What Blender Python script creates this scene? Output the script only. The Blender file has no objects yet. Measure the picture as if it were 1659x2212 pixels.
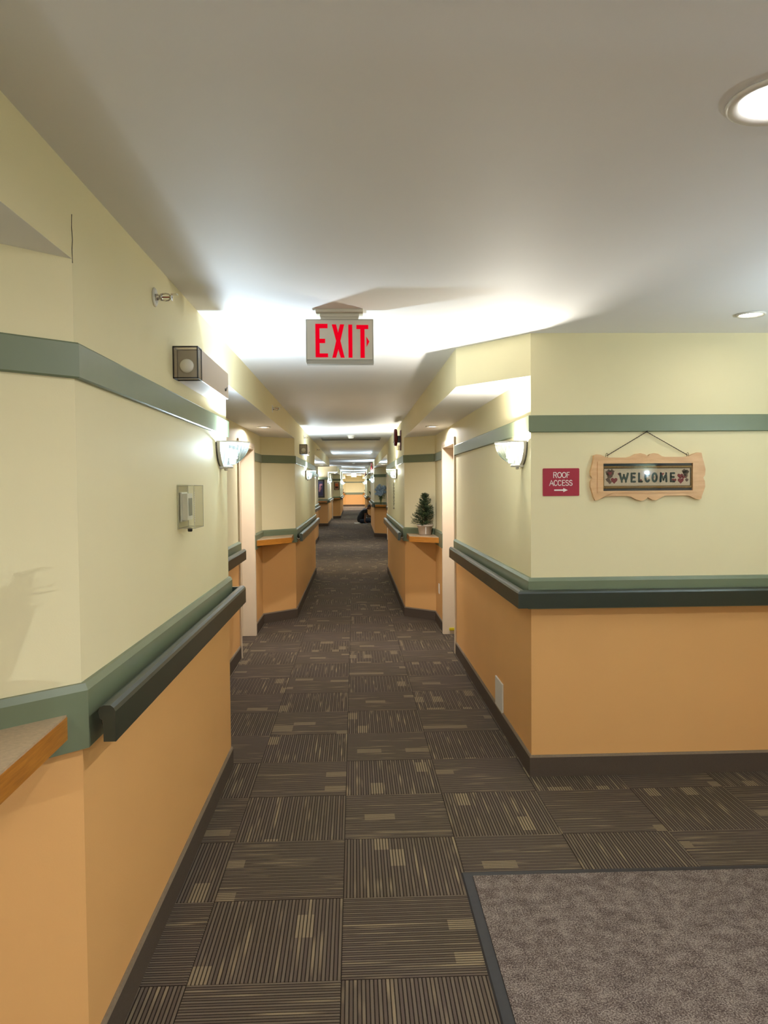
import bpy, bmesh, math, random
from mathutils import Vector, Matrix

random.seed(7)
S = bpy.context.scene
COL = S.collection
PI = math.pi

# ------------------------------------------------------------------ camera
YAW, PITCH, ROLL, EYE = 0.0388327, -0.0338035, -0.0085683, 1.6086
def cam_matrix():
    cy, sy, cp, sp = math.cos(YAW), math.sin(YAW), math.cos(PITCH), math.sin(PITCH)
    w = Vector((sy*cp, cy*cp, sp)); r = Vector((cy, -sy, 0)); u = r.cross(w)
    cr, sr = math.cos(ROLL), math.sin(ROLL)
    r2 = cr*r + sr*u; u2 = -sr*r + cr*u
    return Matrix(((r2.x, u2.x, -w.x, 0), (r2.y, u2.y, -w.y, 0), (r2.z, u2.z, -w.z, EYE), (0, 0, 0, 1)))
cd = bpy.data.cameras.new('camera')
cam = bpy.data.objects.new('camera', cd); COL.objects.link(cam)
cd.sensor_fit = 'VERTICAL'; cd.sensor_height = 24.0; cd.lens = 1660/2212*24.0
cd.clip_start = 0.05; cd.clip_end = 200
cam.matrix_world = cam_matrix()
S.camera = cam

# ------------------------------------------------------------------ world, exposure, lamp levels
W = bpy.data.worlds.new('world'); S.world = W; W.use_nodes = True
W.node_tree.nodes['Background'].inputs[0].default_value = (0.02, 0.02, 0.02, 1)
S.view_settings.view_transform = 'Standard'; S.view_settings.look = 'None'
S.view_settings.gamma = 1.0; S.view_settings.use_curve_mapping = False
S.view_settings.exposure = 0.33
SCONCE_W = 95.0          # one wall sconce
DOWN_W = 19.0            # one alcove downlight
LOBBY_W = 17.0           # one lobby downlight
COOL = (0.72, 0.88, 1.0); NEUT = (0.98, 0.97, 0.98); WARM = (1.0, 0.94, 0.80)
try:
    S.cycles.use_denoising = True
    S.cycles.max_bounces = 7; S.cycles.diffuse_bounces = 5; S.cycles.glossy_bounces = 3
    S.cycles.transmission_bounces = 4; S.cycles.transparent_max_bounces = 10
    S.cycles.caustics_reflective = False; S.cycles.caustics_refractive = False
    S.cycles.sample_clamp_indirect = 6.0
except Exception:
    pass

# ------------------------------------------------------------------ helpers
def lin(h):
    h = h.lstrip('#'); out = []
    for i in (0, 2, 4):
        c = int(h[i:i+2], 16)/255
        out.append(c/12.92 if c <= .04045 else ((c+.055)/1.055)**2.4)
    return tuple(out)+(1,)

def new_mat(name):
    m = bpy.data.materials.new(name); m.use_nodes = True
    return m, m.node_tree.nodes, m.node_tree.links, m.node_tree.nodes['Principled BSDF']

def mat(name, hexc, rough=.5, metal=0., spec=.5, noise=0., nscale=20., bump=0., bscale=200., emit=None, estr=0.):
    m, N, L, P = new_mat(name)
    P.inputs['Base Color'].default_value = lin(hexc); P.inputs['Roughness'].default_value = rough
    P.inputs['Metallic'].default_value = metal; P.inputs['Specular IOR Level'].default_value = spec
    if emit:
        P.inputs['Emission Color'].default_value = emit if len(emit) == 4 else tuple(emit)+(1,)
        P.inputs['Emission Strength'].default_value = estr
    tc = N.new('ShaderNodeTexCoord')
    if noise > 0:
        t = N.new('ShaderNodeTexNoise'); t.inputs['Scale'].default_value = nscale; t.inputs['Detail'].default_value = 5
        L.new(tc.outputs['Object'], t.inputs['Vector'])
        mr = N.new('ShaderNodeMapRange'); mr.inputs[1].default_value = .25; mr.inputs[2].default_value = .75
        mr.inputs[3].default_value = 1-noise; mr.inputs[4].default_value = 1+noise
        L.new(t.outputs[0], mr.inputs[0])
        mx = N.new('ShaderNodeMix'); mx.data_type = 'RGBA'; mx.blend_type = 'MULTIPLY'; mx.inputs[0].default_value = 1
        mx.inputs[6].default_value = lin(hexc); L.new(mr.outputs[0], mx.inputs[7])
        L.new(mx.outputs[2], P.inputs['Base Color'])
    if bump > 0:
        t2 = N.new('ShaderNodeTexNoise'); t2.inputs['Scale'].default_value = bscale; t2.inputs['Detail'].default_value = 3
        L.new(tc.outputs['Object'], t2.inputs['Vector'])
        b = N.new('ShaderNodeBump'); b.inputs['Strength'].default_value = bump; b.inputs['Distance'].default_value = .002
        L.new(t2.outputs[0], b.inputs['Height']); L.new(b.outputs[0], P.inputs['Normal'])
    return m

class MB:
    """collects faces; build() links them as ONE mesh object"""
    def __init__(s): s.v = []; s.f = []; s.m = []; s.sm = []
    def add(s, vs, fs, mi=0, smooth=False, M=None):
        o = len(s.v)
        for p in vs: s.v.append(tuple(M @ Vector(p)) if M else tuple(p))
        for k, f in enumerate(fs):
            s.f.append(tuple(i+o for i in f)); s.m.append(mi[k] if isinstance(mi, (list, tuple)) else mi); s.sm.append(smooth)
        return s
    def box(s, x0, x1, y0, y1, z0, z1, mi=0, M=None):
        vs = [(x0,y0,z0),(x1,y0,z0),(x1,y1,z0),(x0,y1,z0),(x0,y0,z1),(x1,y0,z1),(x1,y1,z1),(x0,y1,z1)]
        return s.add(vs, [(0,3,2,1),(4,5,6,7),(0,1,5,4),(1,2,6,5),(2,3,7,6),(3,0,4,7)], mi, False, M)
    def prism(s, poly, z0, z1, mi=0, mside=None, M=None):
        n = len(poly); a = sum(poly[i][0]*poly[(i+1)%n][1]-poly[(i+1)%n][0]*poly[i][1] for i in range(n))
        if a < 0: poly = list(reversed(poly))
        vs = [(x,y,z0) for x,y in poly]+[(x,y,z1) for x,y in poly]
        fs = [tuple(reversed(range(n))), tuple(range(n,2*n))]+[(i,(i+1)%n,n+(i+1)%n,n+i) for i in range(n)]
        ms = [mi, mi]+[mi if mside is None else mside]*n
        return s.add(vs, fs, ms, False, M)
    def lathe(s, prof, seg=24, mi=0, smooth=True, M=None, a0=0., a1=2*PI, cap=True):
        full = abs(a1-a0-2*PI) < 1e-6; ns = seg if full else seg+1; vs = []; fs = []
        for r, z in prof:
            for k in range(ns):
                a = a0+(a1-a0)*k/seg; vs.append((r*math.cos(a), r*math.sin(a), z))
        for i in range(len(prof)-1):
            for k in range(seg):
                k2 = (k+1) % ns
                fs.append((i*ns+k, i*ns+k2, (i+1)*ns+k2, (i+1)*ns+k))
        if cap and full:
            fs.append(tuple(reversed(range(ns)))); fs.append(tuple((len(prof)-1)*ns+k for k in range(ns)))
        return s.add(vs, fs, mi, smooth, M)
    def tube(s, pts, r, seg=8, mi=0, smooth=True, M=None):
        pts = [Vector(p) for p in pts]; rs = r if isinstance(r, (list, tuple)) else [r]*len(pts)
        vs = []; fs = []; up = Vector((0,0,1))
        for i, p in enumerate(pts):
            d = (pts[min(i+1,len(pts)-1)]-pts[max(i-1,0)]).normalized()
            a = d.cross(up)
            if a.length < .05: a = d.cross(Vector((1,0,0)))
            a.normalize(); b = d.cross(a)
            for k in range(seg):
                t = 2*PI*k/seg; vs.append(p+(a*math.cos(t)+b*math.sin(t))*rs[i])
        for i in range(len(pts)-1):
            for k in range(seg):
                fs.append((i*seg+k, (i+1)*seg+k, (i+1)*seg+(k+1)%seg, i*seg+(k+1)%seg))
        fs.append(tuple(range(seg))); fs.append(tuple(reversed([(len(pts)-1)*seg+k for k in range(seg)])))
        return s.add(vs, fs, mi, smooth, M)
    def ball(s, c, rx, ry=None, rz=None, seg=10, ring=7, mi=0, M=None):
        ry = ry or rx; rz = rz or rx; vs = [(c[0],c[1],c[2]-rz)]; fs = []
        for i in range(1, ring):
            t = PI*i/ring
            for k in range(seg):
                a = 2*PI*k/seg; vs.append((c[0]+rx*math.sin(t)*math.cos(a), c[1]+ry*math.sin(t)*math.sin(a), c[2]-rz*math.cos(t)))
        vs.append((c[0],c[1],c[2]+rz)); n = len(vs)-1
        for k in range(seg): fs.append((0, 1+(k+1)%seg, 1+k))
        for i in range(ring-2):
            for k in range(seg):
                a = 1+i*seg; fs.append((a+k, a+(k+1)%seg, a+seg+(k+1)%seg, a+seg+k))
        for k in range(seg): fs.append((n, 1+(ring-2)*seg+k, 1+(ring-2)*seg+(k+1)%seg))
        return s.add(vs, fs, mi, True, M)
    def sweep(s, path, prof, side, mi=0, closed_prof=True, only=None):
        """path: plan polyline; prof: (off, z); side +1: room lies right of the path, -1: left"""
        n = len(path); k = len(prof); vs = []; fs = []; ms = []
        def nrm(i):
            dx, dy = path[i+1][0]-path[i][0], path[i+1][1]-path[i][1]; l = math.hypot(dx, dy)
            return (dy/l*side, -dx/l*side)
        for i in range(n):
            if i == 0: m = nrm(0)
            elif i == n-1: m = nrm(n-2)
            else:
                a, b = nrm(i-1), nrm(i); c = 1+a[0]*b[0]+a[1]*b[1]; m = ((a[0]+b[0])/c, (a[1]+b[1])/c)
            for off, z in prof: vs.append((path[i][0]+m[0]*off, path[i][1]+m[1]*off, z))
        if only is not None: vs = vs[only*k:(only+2)*k]; n = 2
        kk = k if closed_prof else k-1
        for i in range(n-1):
            for j in range(kk):
                j2 = (j+1) % k; f = (i*k+j, i*k+j2, (i+1)*k+j2, (i+1)*k+j)
                fs.append(f if side > 0 else tuple(reversed(f))); ms.append(mi[j] if isinstance(mi, (list, tuple)) else mi)
        if closed_prof:
            e0 = tuple(reversed(range(k))); e1 = tuple((n-1)*k+j for j in range(k))
            if side < 0: e0 = tuple(reversed(e0)); e1 = tuple(reversed(e1))
            fs += [e0, e1]; q = mi[0] if isinstance(mi, (list, tuple)) else mi; ms += [q, q]
        return s.add(vs, fs, ms)
    def mesh(s, name, mats):
        me = bpy.data.meshes.new(name); me.from_pydata(s.v, [], s.f)
        for mm in (mats if isinstance(mats, (list, tuple)) else [mats]): me.materials.append(mm)
        me.polygons.foreach_set('material_index', s.m); me.polygons.foreach_set('use_smooth', s.sm); me.update()
        return me
    def build(s, name, mats, parent=None, bevel=0., fix=False):
        o = bpy.data.objects.new(name, s.mesh(name, mats)); COL.objects.link(o)
        if fix:
            b = bmesh.new(); b.from_mesh(o.data); bmesh.ops.recalc_face_normals(b, faces=b.faces); b.to_mesh(o.data); b.free()
        if parent: o.parent = parent
        if bevel:
            bv = o.modifiers.new('bevel', 'BEVEL'); bv.width = bevel; bv.segments = 2; bv.limit_method = 'ANGLE'; bv.angle_limit = .6
        return o

def thing(name, label, cat, loc=(0,0,0), rz=0., group=None):
    o = bpy.data.objects.new(name, None); COL.objects.link(o); o.empty_display_size = .05
    o.location = loc; o.rotation_euler = (0,0,rz); o['label'] = label; o['category'] = cat
    if group: o['group'] = group
    return o
def tag(o, label, cat, group=None):
    o['label'] = label; o['category'] = cat
    if group: o['group'] = group
    return o
def struct(o, k='structure'): o['kind'] = k; return o
def copy_tree(src, loc, rz, label):
    r = src.copy(); COL.objects.link(r); r.location = loc; r.rotation_euler = (0,0,rz); r['label'] = label
    for ch in src.children:
        c = ch.copy(); COL.objects.link(c); c.parent = r
        if ch.type == 'LIGHT': c.data = ch.data.copy()
        for g in ch.children:
            d = g.copy(); COL.objects.link(d); d.parent = c
    return r

# ------------------------------------------------------------------ materials
M_CREAM = mat('cream_wall_paint', '#e3d9b2', .6, spec=.2, noise=.015, nscale=3, bump=.10, bscale=260)
M_ORANGE = mat('apricot_wall_paint', '#dba86a', .5, spec=.3, noise=.02, nscale=2.5, bump=.12, bscale=220)
M_CEIL = mat('white_ceiling_paint', '#ececee', .6, spec=.2, noise=.012, nscale=2, bump=.08, bscale=180)
M_GREEN = mat('sage_green_paint', '#6b755c', .38, spec=.45, noise=.03, nscale=9)
M_RAIL = mat('dark_green_handrail_paint', '#252e25', .3, spec=.6, noise=.05, nscale=14)
M_BASE = mat('brown_carpet_base', '#51463c', .95, spec=.1, noise=.22, nscale=420, bump=.4, bscale=700)
M_BASETOP = mat('carpet_base_binding', '#7a6b58', .8, spec=.2, noise=.1, nscale=100)
M_JAMB = mat('beige_door_frame_enamel', '#dcc9ae', .4, spec=.4, noise=.03, nscale=6)
M_DOORLEAF = mat('beige_door_leaf', '#cdb897', .45, noise=.04, nscale=6)
M_WHITE = mat('white_plastic', '#e6e3da', .35, spec=.5)
M_WHITEMETAL = mat('white_enamel_metal', '#d9d5cc', .35, spec=.5, noise=.01)
M_REFLECTOR = mat('grey_reflector_plate', '#3c3d40', .5, spec=.3)
M_VENT = mat('brown_grey_vent_enamel', '#6b6456', .5)
M_GREY = mat('warm_grey_enamel', '#a9a498', .4, spec=.5)
M_PINKGREY = mat('putty_enamel_box', '#c4b3a4', .42, spec=.4)
M_BLACK = mat('black_plastic', '#15120f', .35, spec=.5)
M_CHROME = mat('chrome', '#d8d4cc', .18, metal=1.)
M_BRASS = mat('brass', '#c39a4a', .3, metal=1.)
M_RED = mat('dark_red_enamel', '#620b11', .3, spec=.5)
M_SIGNRED = mat('crimson_sign_plastic', '#98102e', .4, spec=.45)
M_YELLOW = mat('yellow_rubber', '#c9b616', .45)
M_RUBBER = mat('black_rubber_edging', '#2c2b2c', .6, spec=.3, noise=.08, nscale=40)
M_CERAMIC = mat('white_ceramic', '#e2ddd0', .3)
M_NAVY = mat('navy_mat_board', '#131c2a', .5, noise=.06, nscale=60)

def wood(name, a, b, scale=(1, 14, 14), rough=.35):
    m, N, L, P = new_mat(name); tc = N.new('ShaderNodeTexCoord'); mp = N.new('ShaderNodeMapping')
    mp.inputs['Scale'].default_value = scale; L.new(tc.outputs['Object'], mp.inputs['Vector'])
    t = N.new('ShaderNodeTexNoise'); t.inputs['Scale'].default_value = 5; t.inputs['Detail'].default_value = 6; t.inputs['Distortion'].default_value = .6
    L.new(mp.outputs[0], t.inputs['Vector']); cr = N.new('ShaderNodeValToRGB')
    cr.color_ramp.elements[0].color = lin(a); cr.color_ramp.elements[1].color = lin(b)
    cr.color_ramp.elements[0].position = .3; cr.color_ramp.elements[1].position = .72
    L.new(t.outputs[0], cr.inputs[0]); L.new(cr.outputs[0], P.inputs['Base Color'])
    P.inputs['Roughness'].default_value = rough
    return m
M_OAK = wood('honey_oak_edge', '#9a5f1e', '#b97a2d', (2.2, 2.2, 30))
M_MAPLE = wood('pale_maple', '#c79a6b', '#dbb384', (1.5, 9, 9), .45)
M_DARKWOOD = wood('dark_walnut', '#2a1a10', '#43291a')
M_LAMINATE = mat('speckled_tan_laminate', '#b39a7c', .32, spec=.5, noise=.16, nscale=90)

def mathn(N, L, op, a, b=None, c=None):
    n = N.new('ShaderNodeMath'); n.operation = op
    for i, v in enumerate((a, b, c)):
        if v is None: continue
        if isinstance(v, (int, float)): n.inputs[i].default_value = v
        else: L.new(v, n.inputs[i])
    return n.outputs[0]

TILE, OX, OY = 0.5, -0.0575, 4.4568
def carpet_material():
    m, N, L, P = new_mat('ribbed_taupe_carpet'); A = lambda *a: mathn(N, L, *a)
    g = N.new('ShaderNodeNewGeometry'); sp = N.new('ShaderNodeSeparateXYZ'); L.new(g.outputs['Position'], sp.inputs[0])
    u = A('DIVIDE', A('SUBTRACT', sp.outputs[0], OX), TILE); v = A('DIVIDE', A('SUBTRACT', sp.outputs[1], OY), TILE)
    iu, iv = A('FLOOR', u), A('FLOOR', v); fu, fv = A('SUBTRACT', u, iu), A('SUBTRACT', v, iv)
    par = A('FLOORED_MODULO', A('ADD', iu, iv), 2.0); ipar = A('SUBTRACT', 1.0, par)
    ac = A('ADD', A('MULTIPLY', par, fu), A('MULTIPLY', ipar, fv)); al = A('ADD', A('MULTIPLY', par, fv), A('MULTIPLY', ipar, fu))
    tid = A('ADD', A('MULTIPLY', iu, 17.13), A('MULTIPLY', iv, 5.71))
    rib = A('MULTIPLY', ac, 38.0); ri = A('FLOOR', rib); rf = A('SUBTRACT', rib, ri)
    # wobble of the groove edge
    def vec(x, y, z):
        c = N.new('ShaderNodeCombineXYZ')
        for i, q in enumerate((x, y, z)):
            if isinstance(q, (int, float)): c.inputs[i].default_value = q
            else: L.new(q, c.inputs[i])
        return c.outputs[0]
    wob = N.new('ShaderNodeTexNoise'); wob.inputs['Scale'].default_value = 1; wob.inputs['Detail'].default_value = 2
    L.new(vec(A('MULTIPLY', u, 200.0), A('MULTIPLY', v, 200.0), 0.0), wob.inputs['Vector'])
    d = A('ABSOLUTE', A('SUBTRACT', rf, .5))
    gr = N.new('ShaderNodeMapRange'); gr.interpolation_type = 'SMOOTHSTEP'
    L.new(A('ADD', d, A('MULTIPLY', A('SUBTRACT', wob.outputs[0], .5), .16)), gr.inputs[0])
    gr.inputs[1].default_value = .27; gr.inputs[2].default_value = .45; gr.inputs[3].default_value = 0; gr.inputs[4].default_value = 1
    groove = gr.outputs[0]
    # long light yarn streaks along single ribs
    st = N.new('ShaderNodeTexNoise'); st.inputs['Scale'].default_value = 1; st.inputs['Detail'].default_value = 1
    L.new(vec(A('MULTIPLY', ri, 3.37), A('MULTIPLY', al, 1.5), tid), st.inputs['Vector'])
    sm = N.new('ShaderNodeMapRange'); L.new(st.outputs[0], sm.inputs[0])
    sm.inputs[1].default_value = .60; sm.inputs[2].default_value = .74; sm.inputs[3].default_value = 0; sm.inputs[4].default_value = 1
    # light blocks, a few ribs wide
    wn = N.new('ShaderNodeTexWhiteNoise'); wn.noise_dimensions = '3D'
    off = N.new('ShaderNodeTexWhiteNoise'); off.noise_dimensions = '1D'; L.new(tid, off.inputs['W'])
    L.new(vec(A('FLOOR', A('MULTIPLY', ac, 7.6)), A('FLOOR', A('ADD', A('MULTIPLY', al, 3.4), off.outputs['Value'])), tid), wn.inputs['Vector'])
    blk = A('GREATER_THAN', wn.outputs['Value'], .935)
    # slow tone drift: taupe, olive and a hint of plum
    big = N.new('ShaderNodeTexNoise'); big.inputs['Scale'].default_value = .9; big.inputs['Detail'].default_value = 3
    L.new(vec(u, v, 0.0), big.inputs['Vector'])
    def mix(f, a, b):
        n = N.new('ShaderNodeMix'); n.data_type = 'RGBA'
        L.new(f, n.inputs[0])
        for i, q in ((6, a), (7, b)):
            if isinstance(q, tuple): n.inputs[i].default_value = q
            else: L.new(q, n.inputs[i])
        return n.outputs[2]
    bm = N.new('ShaderNodeMapRange'); L.new(big.outputs[0], bm.inputs[0]); bm.inputs[1].default_value = .35; bm.inputs[2].default_value = .65
    base0 = mix(bm.outputs[0], lin('#53483b'), lin('#574b43'))
    base = mix(A('MULTIPLY', A('FLOORED_MODULO', ri, 2.0), .45), base0, lin('#6f6454'))
    c1 = mix(A('MULTIPLY', A('MAXIMUM', sm.outputs[0], A('MULTIPLY', blk, .9)), .75), base, lin('#8b7b61'))
    c2 = mix(A('MULTIPLY', groove, .9), c1, lin('#1b130d'))
    L.new(c2, P.inputs['Base Color']); P.inputs['Roughness'].default_value = .95; P.inputs['Specular IOR Level'].default_value = .1
    b = N.new('ShaderNodeBump'); b.inputs['Strength'].default_value = .6; b.inputs['Distance'].default_value = .003; b.invert = True
    L.new(groove, b.inputs['Height']); L.new(b.outputs[0], P.inputs['Normal'])
    return m
M_CARPET = carpet_material()
M_SUBFLOOR = mat('dark_subfloor', '#2a241e', .95, noise=.1)

def mat_loop():
    m, N, L, P = new_mat('grey_brown_loop_pile'); tc = N.new('ShaderNodeTexCoord')
    t = N.new('ShaderNodeTexNoise'); t.inputs['Scale'].default_value = 190; t.inputs['Detail'].default_value = 4
    L.new(tc.outputs['Object'], t.inputs['Vector'])
    t3 = N.new('ShaderNodeTexNoise'); t3.inputs['Scale'].default_value = 22; t3.inputs['Detail'].default_value = 4
    L.new(tc.outputs['Object'], t3.inputs['Vector'])
    mm = mathn(N, L, 'ADD', mathn(N, L, 'MULTIPLY', t.outputs[0], .75), mathn(N, L, 'MULTIPLY', t3.outputs[0], .25))
    cr = N.new('ShaderNodeValToRGB'); e = cr.color_ramp.elements
    e[0].position = .36; e[0].color = lin('#3a322d'); e[1].position = .62; e[1].color = lin('#8d8178')
    x = e.new(.5); x.color = lin('#655b53'); x2 = e.new(.45); x2.color = lin('#574a45')
    L.new(mm, cr.inputs[0]); L.new(cr.outputs[0], P.inputs['Base Color']); P.inputs['Roughness'].default_value = .95
    P.inputs['Specular IOR Level'].default_value = .1
    b = N.new('ShaderNodeBump'); b.inputs['Strength'].default_value = .7; b.inputs['Distance'].default_value = .004
    L.new(t.outputs[0], b.inputs['Height']); L.new(b.outputs[0], P.inputs['Normal'])
    return m
M_LOOP = mat_loop()

def glass_mat(name, tint, white=.25, rough=.12, gloss=.12, edge=None, face=.2, diffuse=None):
    """clear / prismatic panes: light passes, part is scattered, part mirrored; edge: tint where the glass is seen edge-on"""
    m, N, L, P = new_mat(name); N.remove(P); out = N['Material Output']
    tr = N.new('ShaderNodeBsdfTransparent'); tr.inputs[0].default_value = tint
    tl = N.new('ShaderNodeBsdfDiffuse' if diffuse else 'ShaderNodeBsdfTranslucent'); tl.inputs[0].default_value = diffuse or tint
    gl = N.new('ShaderNodeBsdfGlossy'); gl.inputs['Roughness'].default_value = rough
    lw = N.new('ShaderNodeLayerWeight'); lw.inputs[0].default_value = .35
    if edge:
        mx = N.new('ShaderNodeMix'); mx.data_type = 'RGBA'; L.new(lw.outputs['Facing'], mx.inputs[0])
        mx.inputs[6].default_value = tint; mx.inputs[7].default_value = edge; L.new(mx.outputs[2], tr.inputs[0])
    a = N.new('ShaderNodeMixShader'); a.inputs[0].default_value = white
    L.new(tr.outputs[0], a.inputs[1]); L.new(tl.outputs[0], a.inputs[2])
    b = N.new('ShaderNodeMixShader'); L.new(mathn(N, L, 'ADD', mathn(N, L, 'MULTIPLY', lw.outputs['Facing'], face), gloss), b.inputs[0])
    L.new(a.outputs[0], b.inputs[1]); L.new(gl.outputs[0], b.inputs[2]); L.new(b.outputs[0], out.inputs[0])
    return m
M_SCONCEGLASS = glass_mat('prismatic_sconce_glass', (.84, .91, .92, 1), white=.03, gloss=.03, edge=(.16, .26, .28, 1))
M_CLEAR = glass_mat('clear_acrylic', (.96, .96, .93, 1), white=.03, rough=.05, gloss=.03)
M_SMOKE = glass_mat('smoky_lens', (.90, .86, .82, 1), white=.30, rough=.15, gloss=.04, diffuse=lin('#d8cab8'))
M_EDGE = glass_mat('clear_acrylic_edges', (.9, .9, .86, 1), white=.55, gloss=.15, diffuse=lin('#d8d4c2'))
M_PICGLASS = glass_mat('picture_glass', (.97, .97, .97, 1), white=.0, rough=.02, gloss=.03)
# ------------------------------------------------------------------ the room shell
CEIL = 2.43; SOF = 2.20; DOORH = 2.03
RX, RD = 0.62, 0.965
# plan polylines: lists of (points, ...) with gaps where the doors are
L_RUNS = [
    [(-1.085,-6.0),(-1.085,1.665),(-.72,2.03),(-.72,4.40),(-1.085,4.765),(-1.085,7.27)],
    [(-1.085,8.33),(-1.085,9.07),(-.72,9.435),(-.72,14.25),(-1.085,14.615),(-1.085,16.6)],
    [(-1.085,17.6),(-1.085,23.4),(-2.8,23.4)],
    [(-2.8,31.2),(-1.07,31.2),(-1.07,37.25)],
    [(-1.07,38.25),(-1.07,38.7),(-.69,39.1),(-.70,49.4),(-1.07,49.8),(-1.07,62.3),(-.67,62.7),(0.0,62.7)],
]
R_RUNS = [
    [(2.75,1.4),(2.75,4.16),(.965,4.16),(.965,7.29)],
    [(.965,8.26),(.965,9.09),(.62,9.435),(.62,14.25),(.965,14.6),(.985,16.6)],
    [(.99,17.6),(1.0,21.95)],
    [(1.0,22.93),(1.01,24.08),(.645,24.45),(.66,30.3),(1.03,30.67),(1.03,37.25)],
    [(1.03,38.25),(1.03,38.7),(.67,39.1),(.70,49.4),(1.05,49.8),(1.05,62.3),(.70,62.7),(0.0,62.7)],
]
T = .1
WPROF = [(0,0),(0,1.0),(0,CEIL),(-T,CEIL),(-T,0)]; WMI = [0,1,1,1,1]
HPROF = [(0,DOORH),(0,CEIL),(-T,CEIL),(-T,DOORH)]
WM = [M_ORANGE, M_CREAM]
def walls(name, runs, side, doors):
    for r in runs:
        for i in range(len(r)-1): struct(MB().sweep(r, WPROF, side, WMI, only=i).build(name, WM))
    for a, c in doors: struct(MB().sweep([a, c], HPROF, side, 1).build(name, WM))
L_DOORS = [(L_RUNS[0][-1], L_RUNS[1][0]), (L_RUNS[1][-1], L_RUNS[2][0]), (L_RUNS[3][-1], L_RUNS[4][0])]
R_DOORS = [(R_RUNS[0][-1], R_RUNS[1][0]), (R_RUNS[1][-1], R_RUNS[2][0]), (R_RUNS[2][-1], R_RUNS[3][0]), (R_RUNS[3][-1], R_RUNS[4][0])]
walls('wall_left', L_RUNS, 1, L_DOORS)
walls('wall_right', R_RUNS, -1, R_DOORS)
struct(MB().sweep([(-2.8,23.4),(-2.8,31.2)], WPROF, 1, WMI).build('wall_lounge', WM))
LOBBY = [(2.75,1.4),(6.5,1.4),(6.5,-6.0),(-1.085,-6.0)]
walls('wall_lobby', [LOBBY], 1, [])

def board(name, runs, side, prof, m, mi=0):
    for r in runs:
        struct(MB().sweep(r, prof, side, mi).build(name, m))
P_RAIL = [(0,.93),(.020,.93),(.020,1.082),(.012,1.10),(0,1.10)]
P_BAND = [(0,1.893),(.012,1.893),(.015,1.897),(.015,1.981),(.012,1.985),(0,1.985)]
P_BASE = [(0,0),(.012,0),(.012,.106),(.008,.118),(0,.118)]
n_trim = 0
for runs, side, nm in ((L_RUNS, 1, 'left'), (R_RUNS, -1, 'right'), ([LOBBY], 1, 'lobby'), ([[(-2.8,23.4),(-2.8,31.2)]], 1, 'lounge')):
    for r in runs:
        n_trim += 1; struct(MB().sweep(r, P_RAIL, side).build('trim_%d' % n_trim, M_GREEN))
        n_trim += 1; struct(MB().sweep(r, P_BAND, side).build('trim_%d' % n_trim, M_GREEN))
        struct(MB().sweep(r, P_BASE, side, [0,0,1,1,0]).build('baseboard_'+nm, [M_BASE, M_BASETOP]))

ceil = struct(MB().box(-3.0, 6.8, -6.3, 63.2, CEIL, CEIL+.1).build('ceiling', M_CEIL))
SOFFITS = [
    [(-.72,-6.0),(-.72,2.03),(-1.085,1.665),(-1.085,-6.0)],
    [(-.72,4.40),(-.72,9.435),(-1.085,9.07),(-1.085,4.765)],
    [(.965,4.16),(.62,4.62),(.62,9.435),(.965,9.09)],
    [(-.72,14.25),(-.72,22.9),(-1.085,22.9),(-1.085,14.615)],
    [(.62,14.25),(.645,24.45),(1.01,24.08),(.965,14.6)],
    [(.66,30.3),(.67,39.1),(1.03,38.7),(1.03,30.67)],
    [(-.70,31.2),(-.69,39.1),(-1.07,38.7),(-1.07,31.2)],
    [(-.70,49.4),(-.67,62.7),(-1.07,62.3),(-1.07,49.8)],
    [(.70,49.4),(.70,62.7),(1.05,62.3),(1.05,49.8)],
]
for poly in SOFFITS:
    struct(MB().prism(poly, SOF, CEIL, 0, 1).build('soffit', [M_CEIL, M_CREAM], ceil))
struct(MB().box(-.72, .635, 22.35, 22.55, CEIL-.035, CEIL).build('ceiling_strip', M_CEIL, ceil))

cr_ = MB(); cr_.tube([(-.7195,2.034,2.315),(-.7195,2.031,2.28),(-.7195,2.035,2.25),(-.7195,2.030,2.225),(-.7195,2.032,2.19)], .0011, 5)
so_ = [o for o in bpy.data.objects if o.name == 'soffit'][0]; struct(cr_.build('paint_crack', M_RUBBER, so_))

# floor: slab, single carpet tiles near the camera, the far field joined
floor = struct(MB().box(-3.0, 6.8, -6.3, 63.2, -.12, -.006).build('floor', M_SUBFLOOR))
tm = MB(); e = .2492
tm.add([(-e,-e,-.006),(e,-e,-.006),(e,e,-.006),(-e,e,-.006),(-e,-e,-.0012),(e,-e,-.0012),(e,e,-.0012),(-e,e,-.0012),
        (-e+.002,-e+.002,0),(e-.002,-e+.002,0),(e-.002,e-.002,0),(-e+.002,e-.002,0)],
       [(8,9,10,11),(0,1,5,4),(1,2,6,5),(2,3,7,6),(3,0,4,7),(4,5,9,8),(5,6,10,9),(6,7,11,10),(7,4,8,11)])
tile_me = tm.mesh('carpet_tile', M_CARPET)
far = MB(); n_tiles = 0
def floor_cell(i, j):
    x, y = OX+(i+.5)*TILE, OY+(j+.5)*TILE
    if y < 4.5: lo, hi = -1.335, 6.6
    elif y > 23.2 and y < 31.4: lo, hi = -2.9, 1.1
    else: lo, hi = -1.335, 1.2
    if not (lo < x < hi): return None
    if y > 1.4 and x > 3.0: return None
    return x, y
for j in range(-21, 118):
    for i in range(-6, 14):
        c = floor_cell(i, j)
        if not c: continue
        x, y = c
        seen = 1.5 < y < 14.5 and x-.25 < .55*(y+.3)+.1 and x+.25 > -.47*(y+.3)
        if seen:
            o = bpy.data.objects.new('carpet_tile', tile_me); COL.objects.link(o); o.parent = floor
            o.location = (x, y, 0); n_tiles += 1
        else:
            far.add([(x-e,y-e,0),(x+e,y-e,0),(x+e,y+e,0),(x-e,y+e,0)], [(0,1,2,3)])
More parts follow.
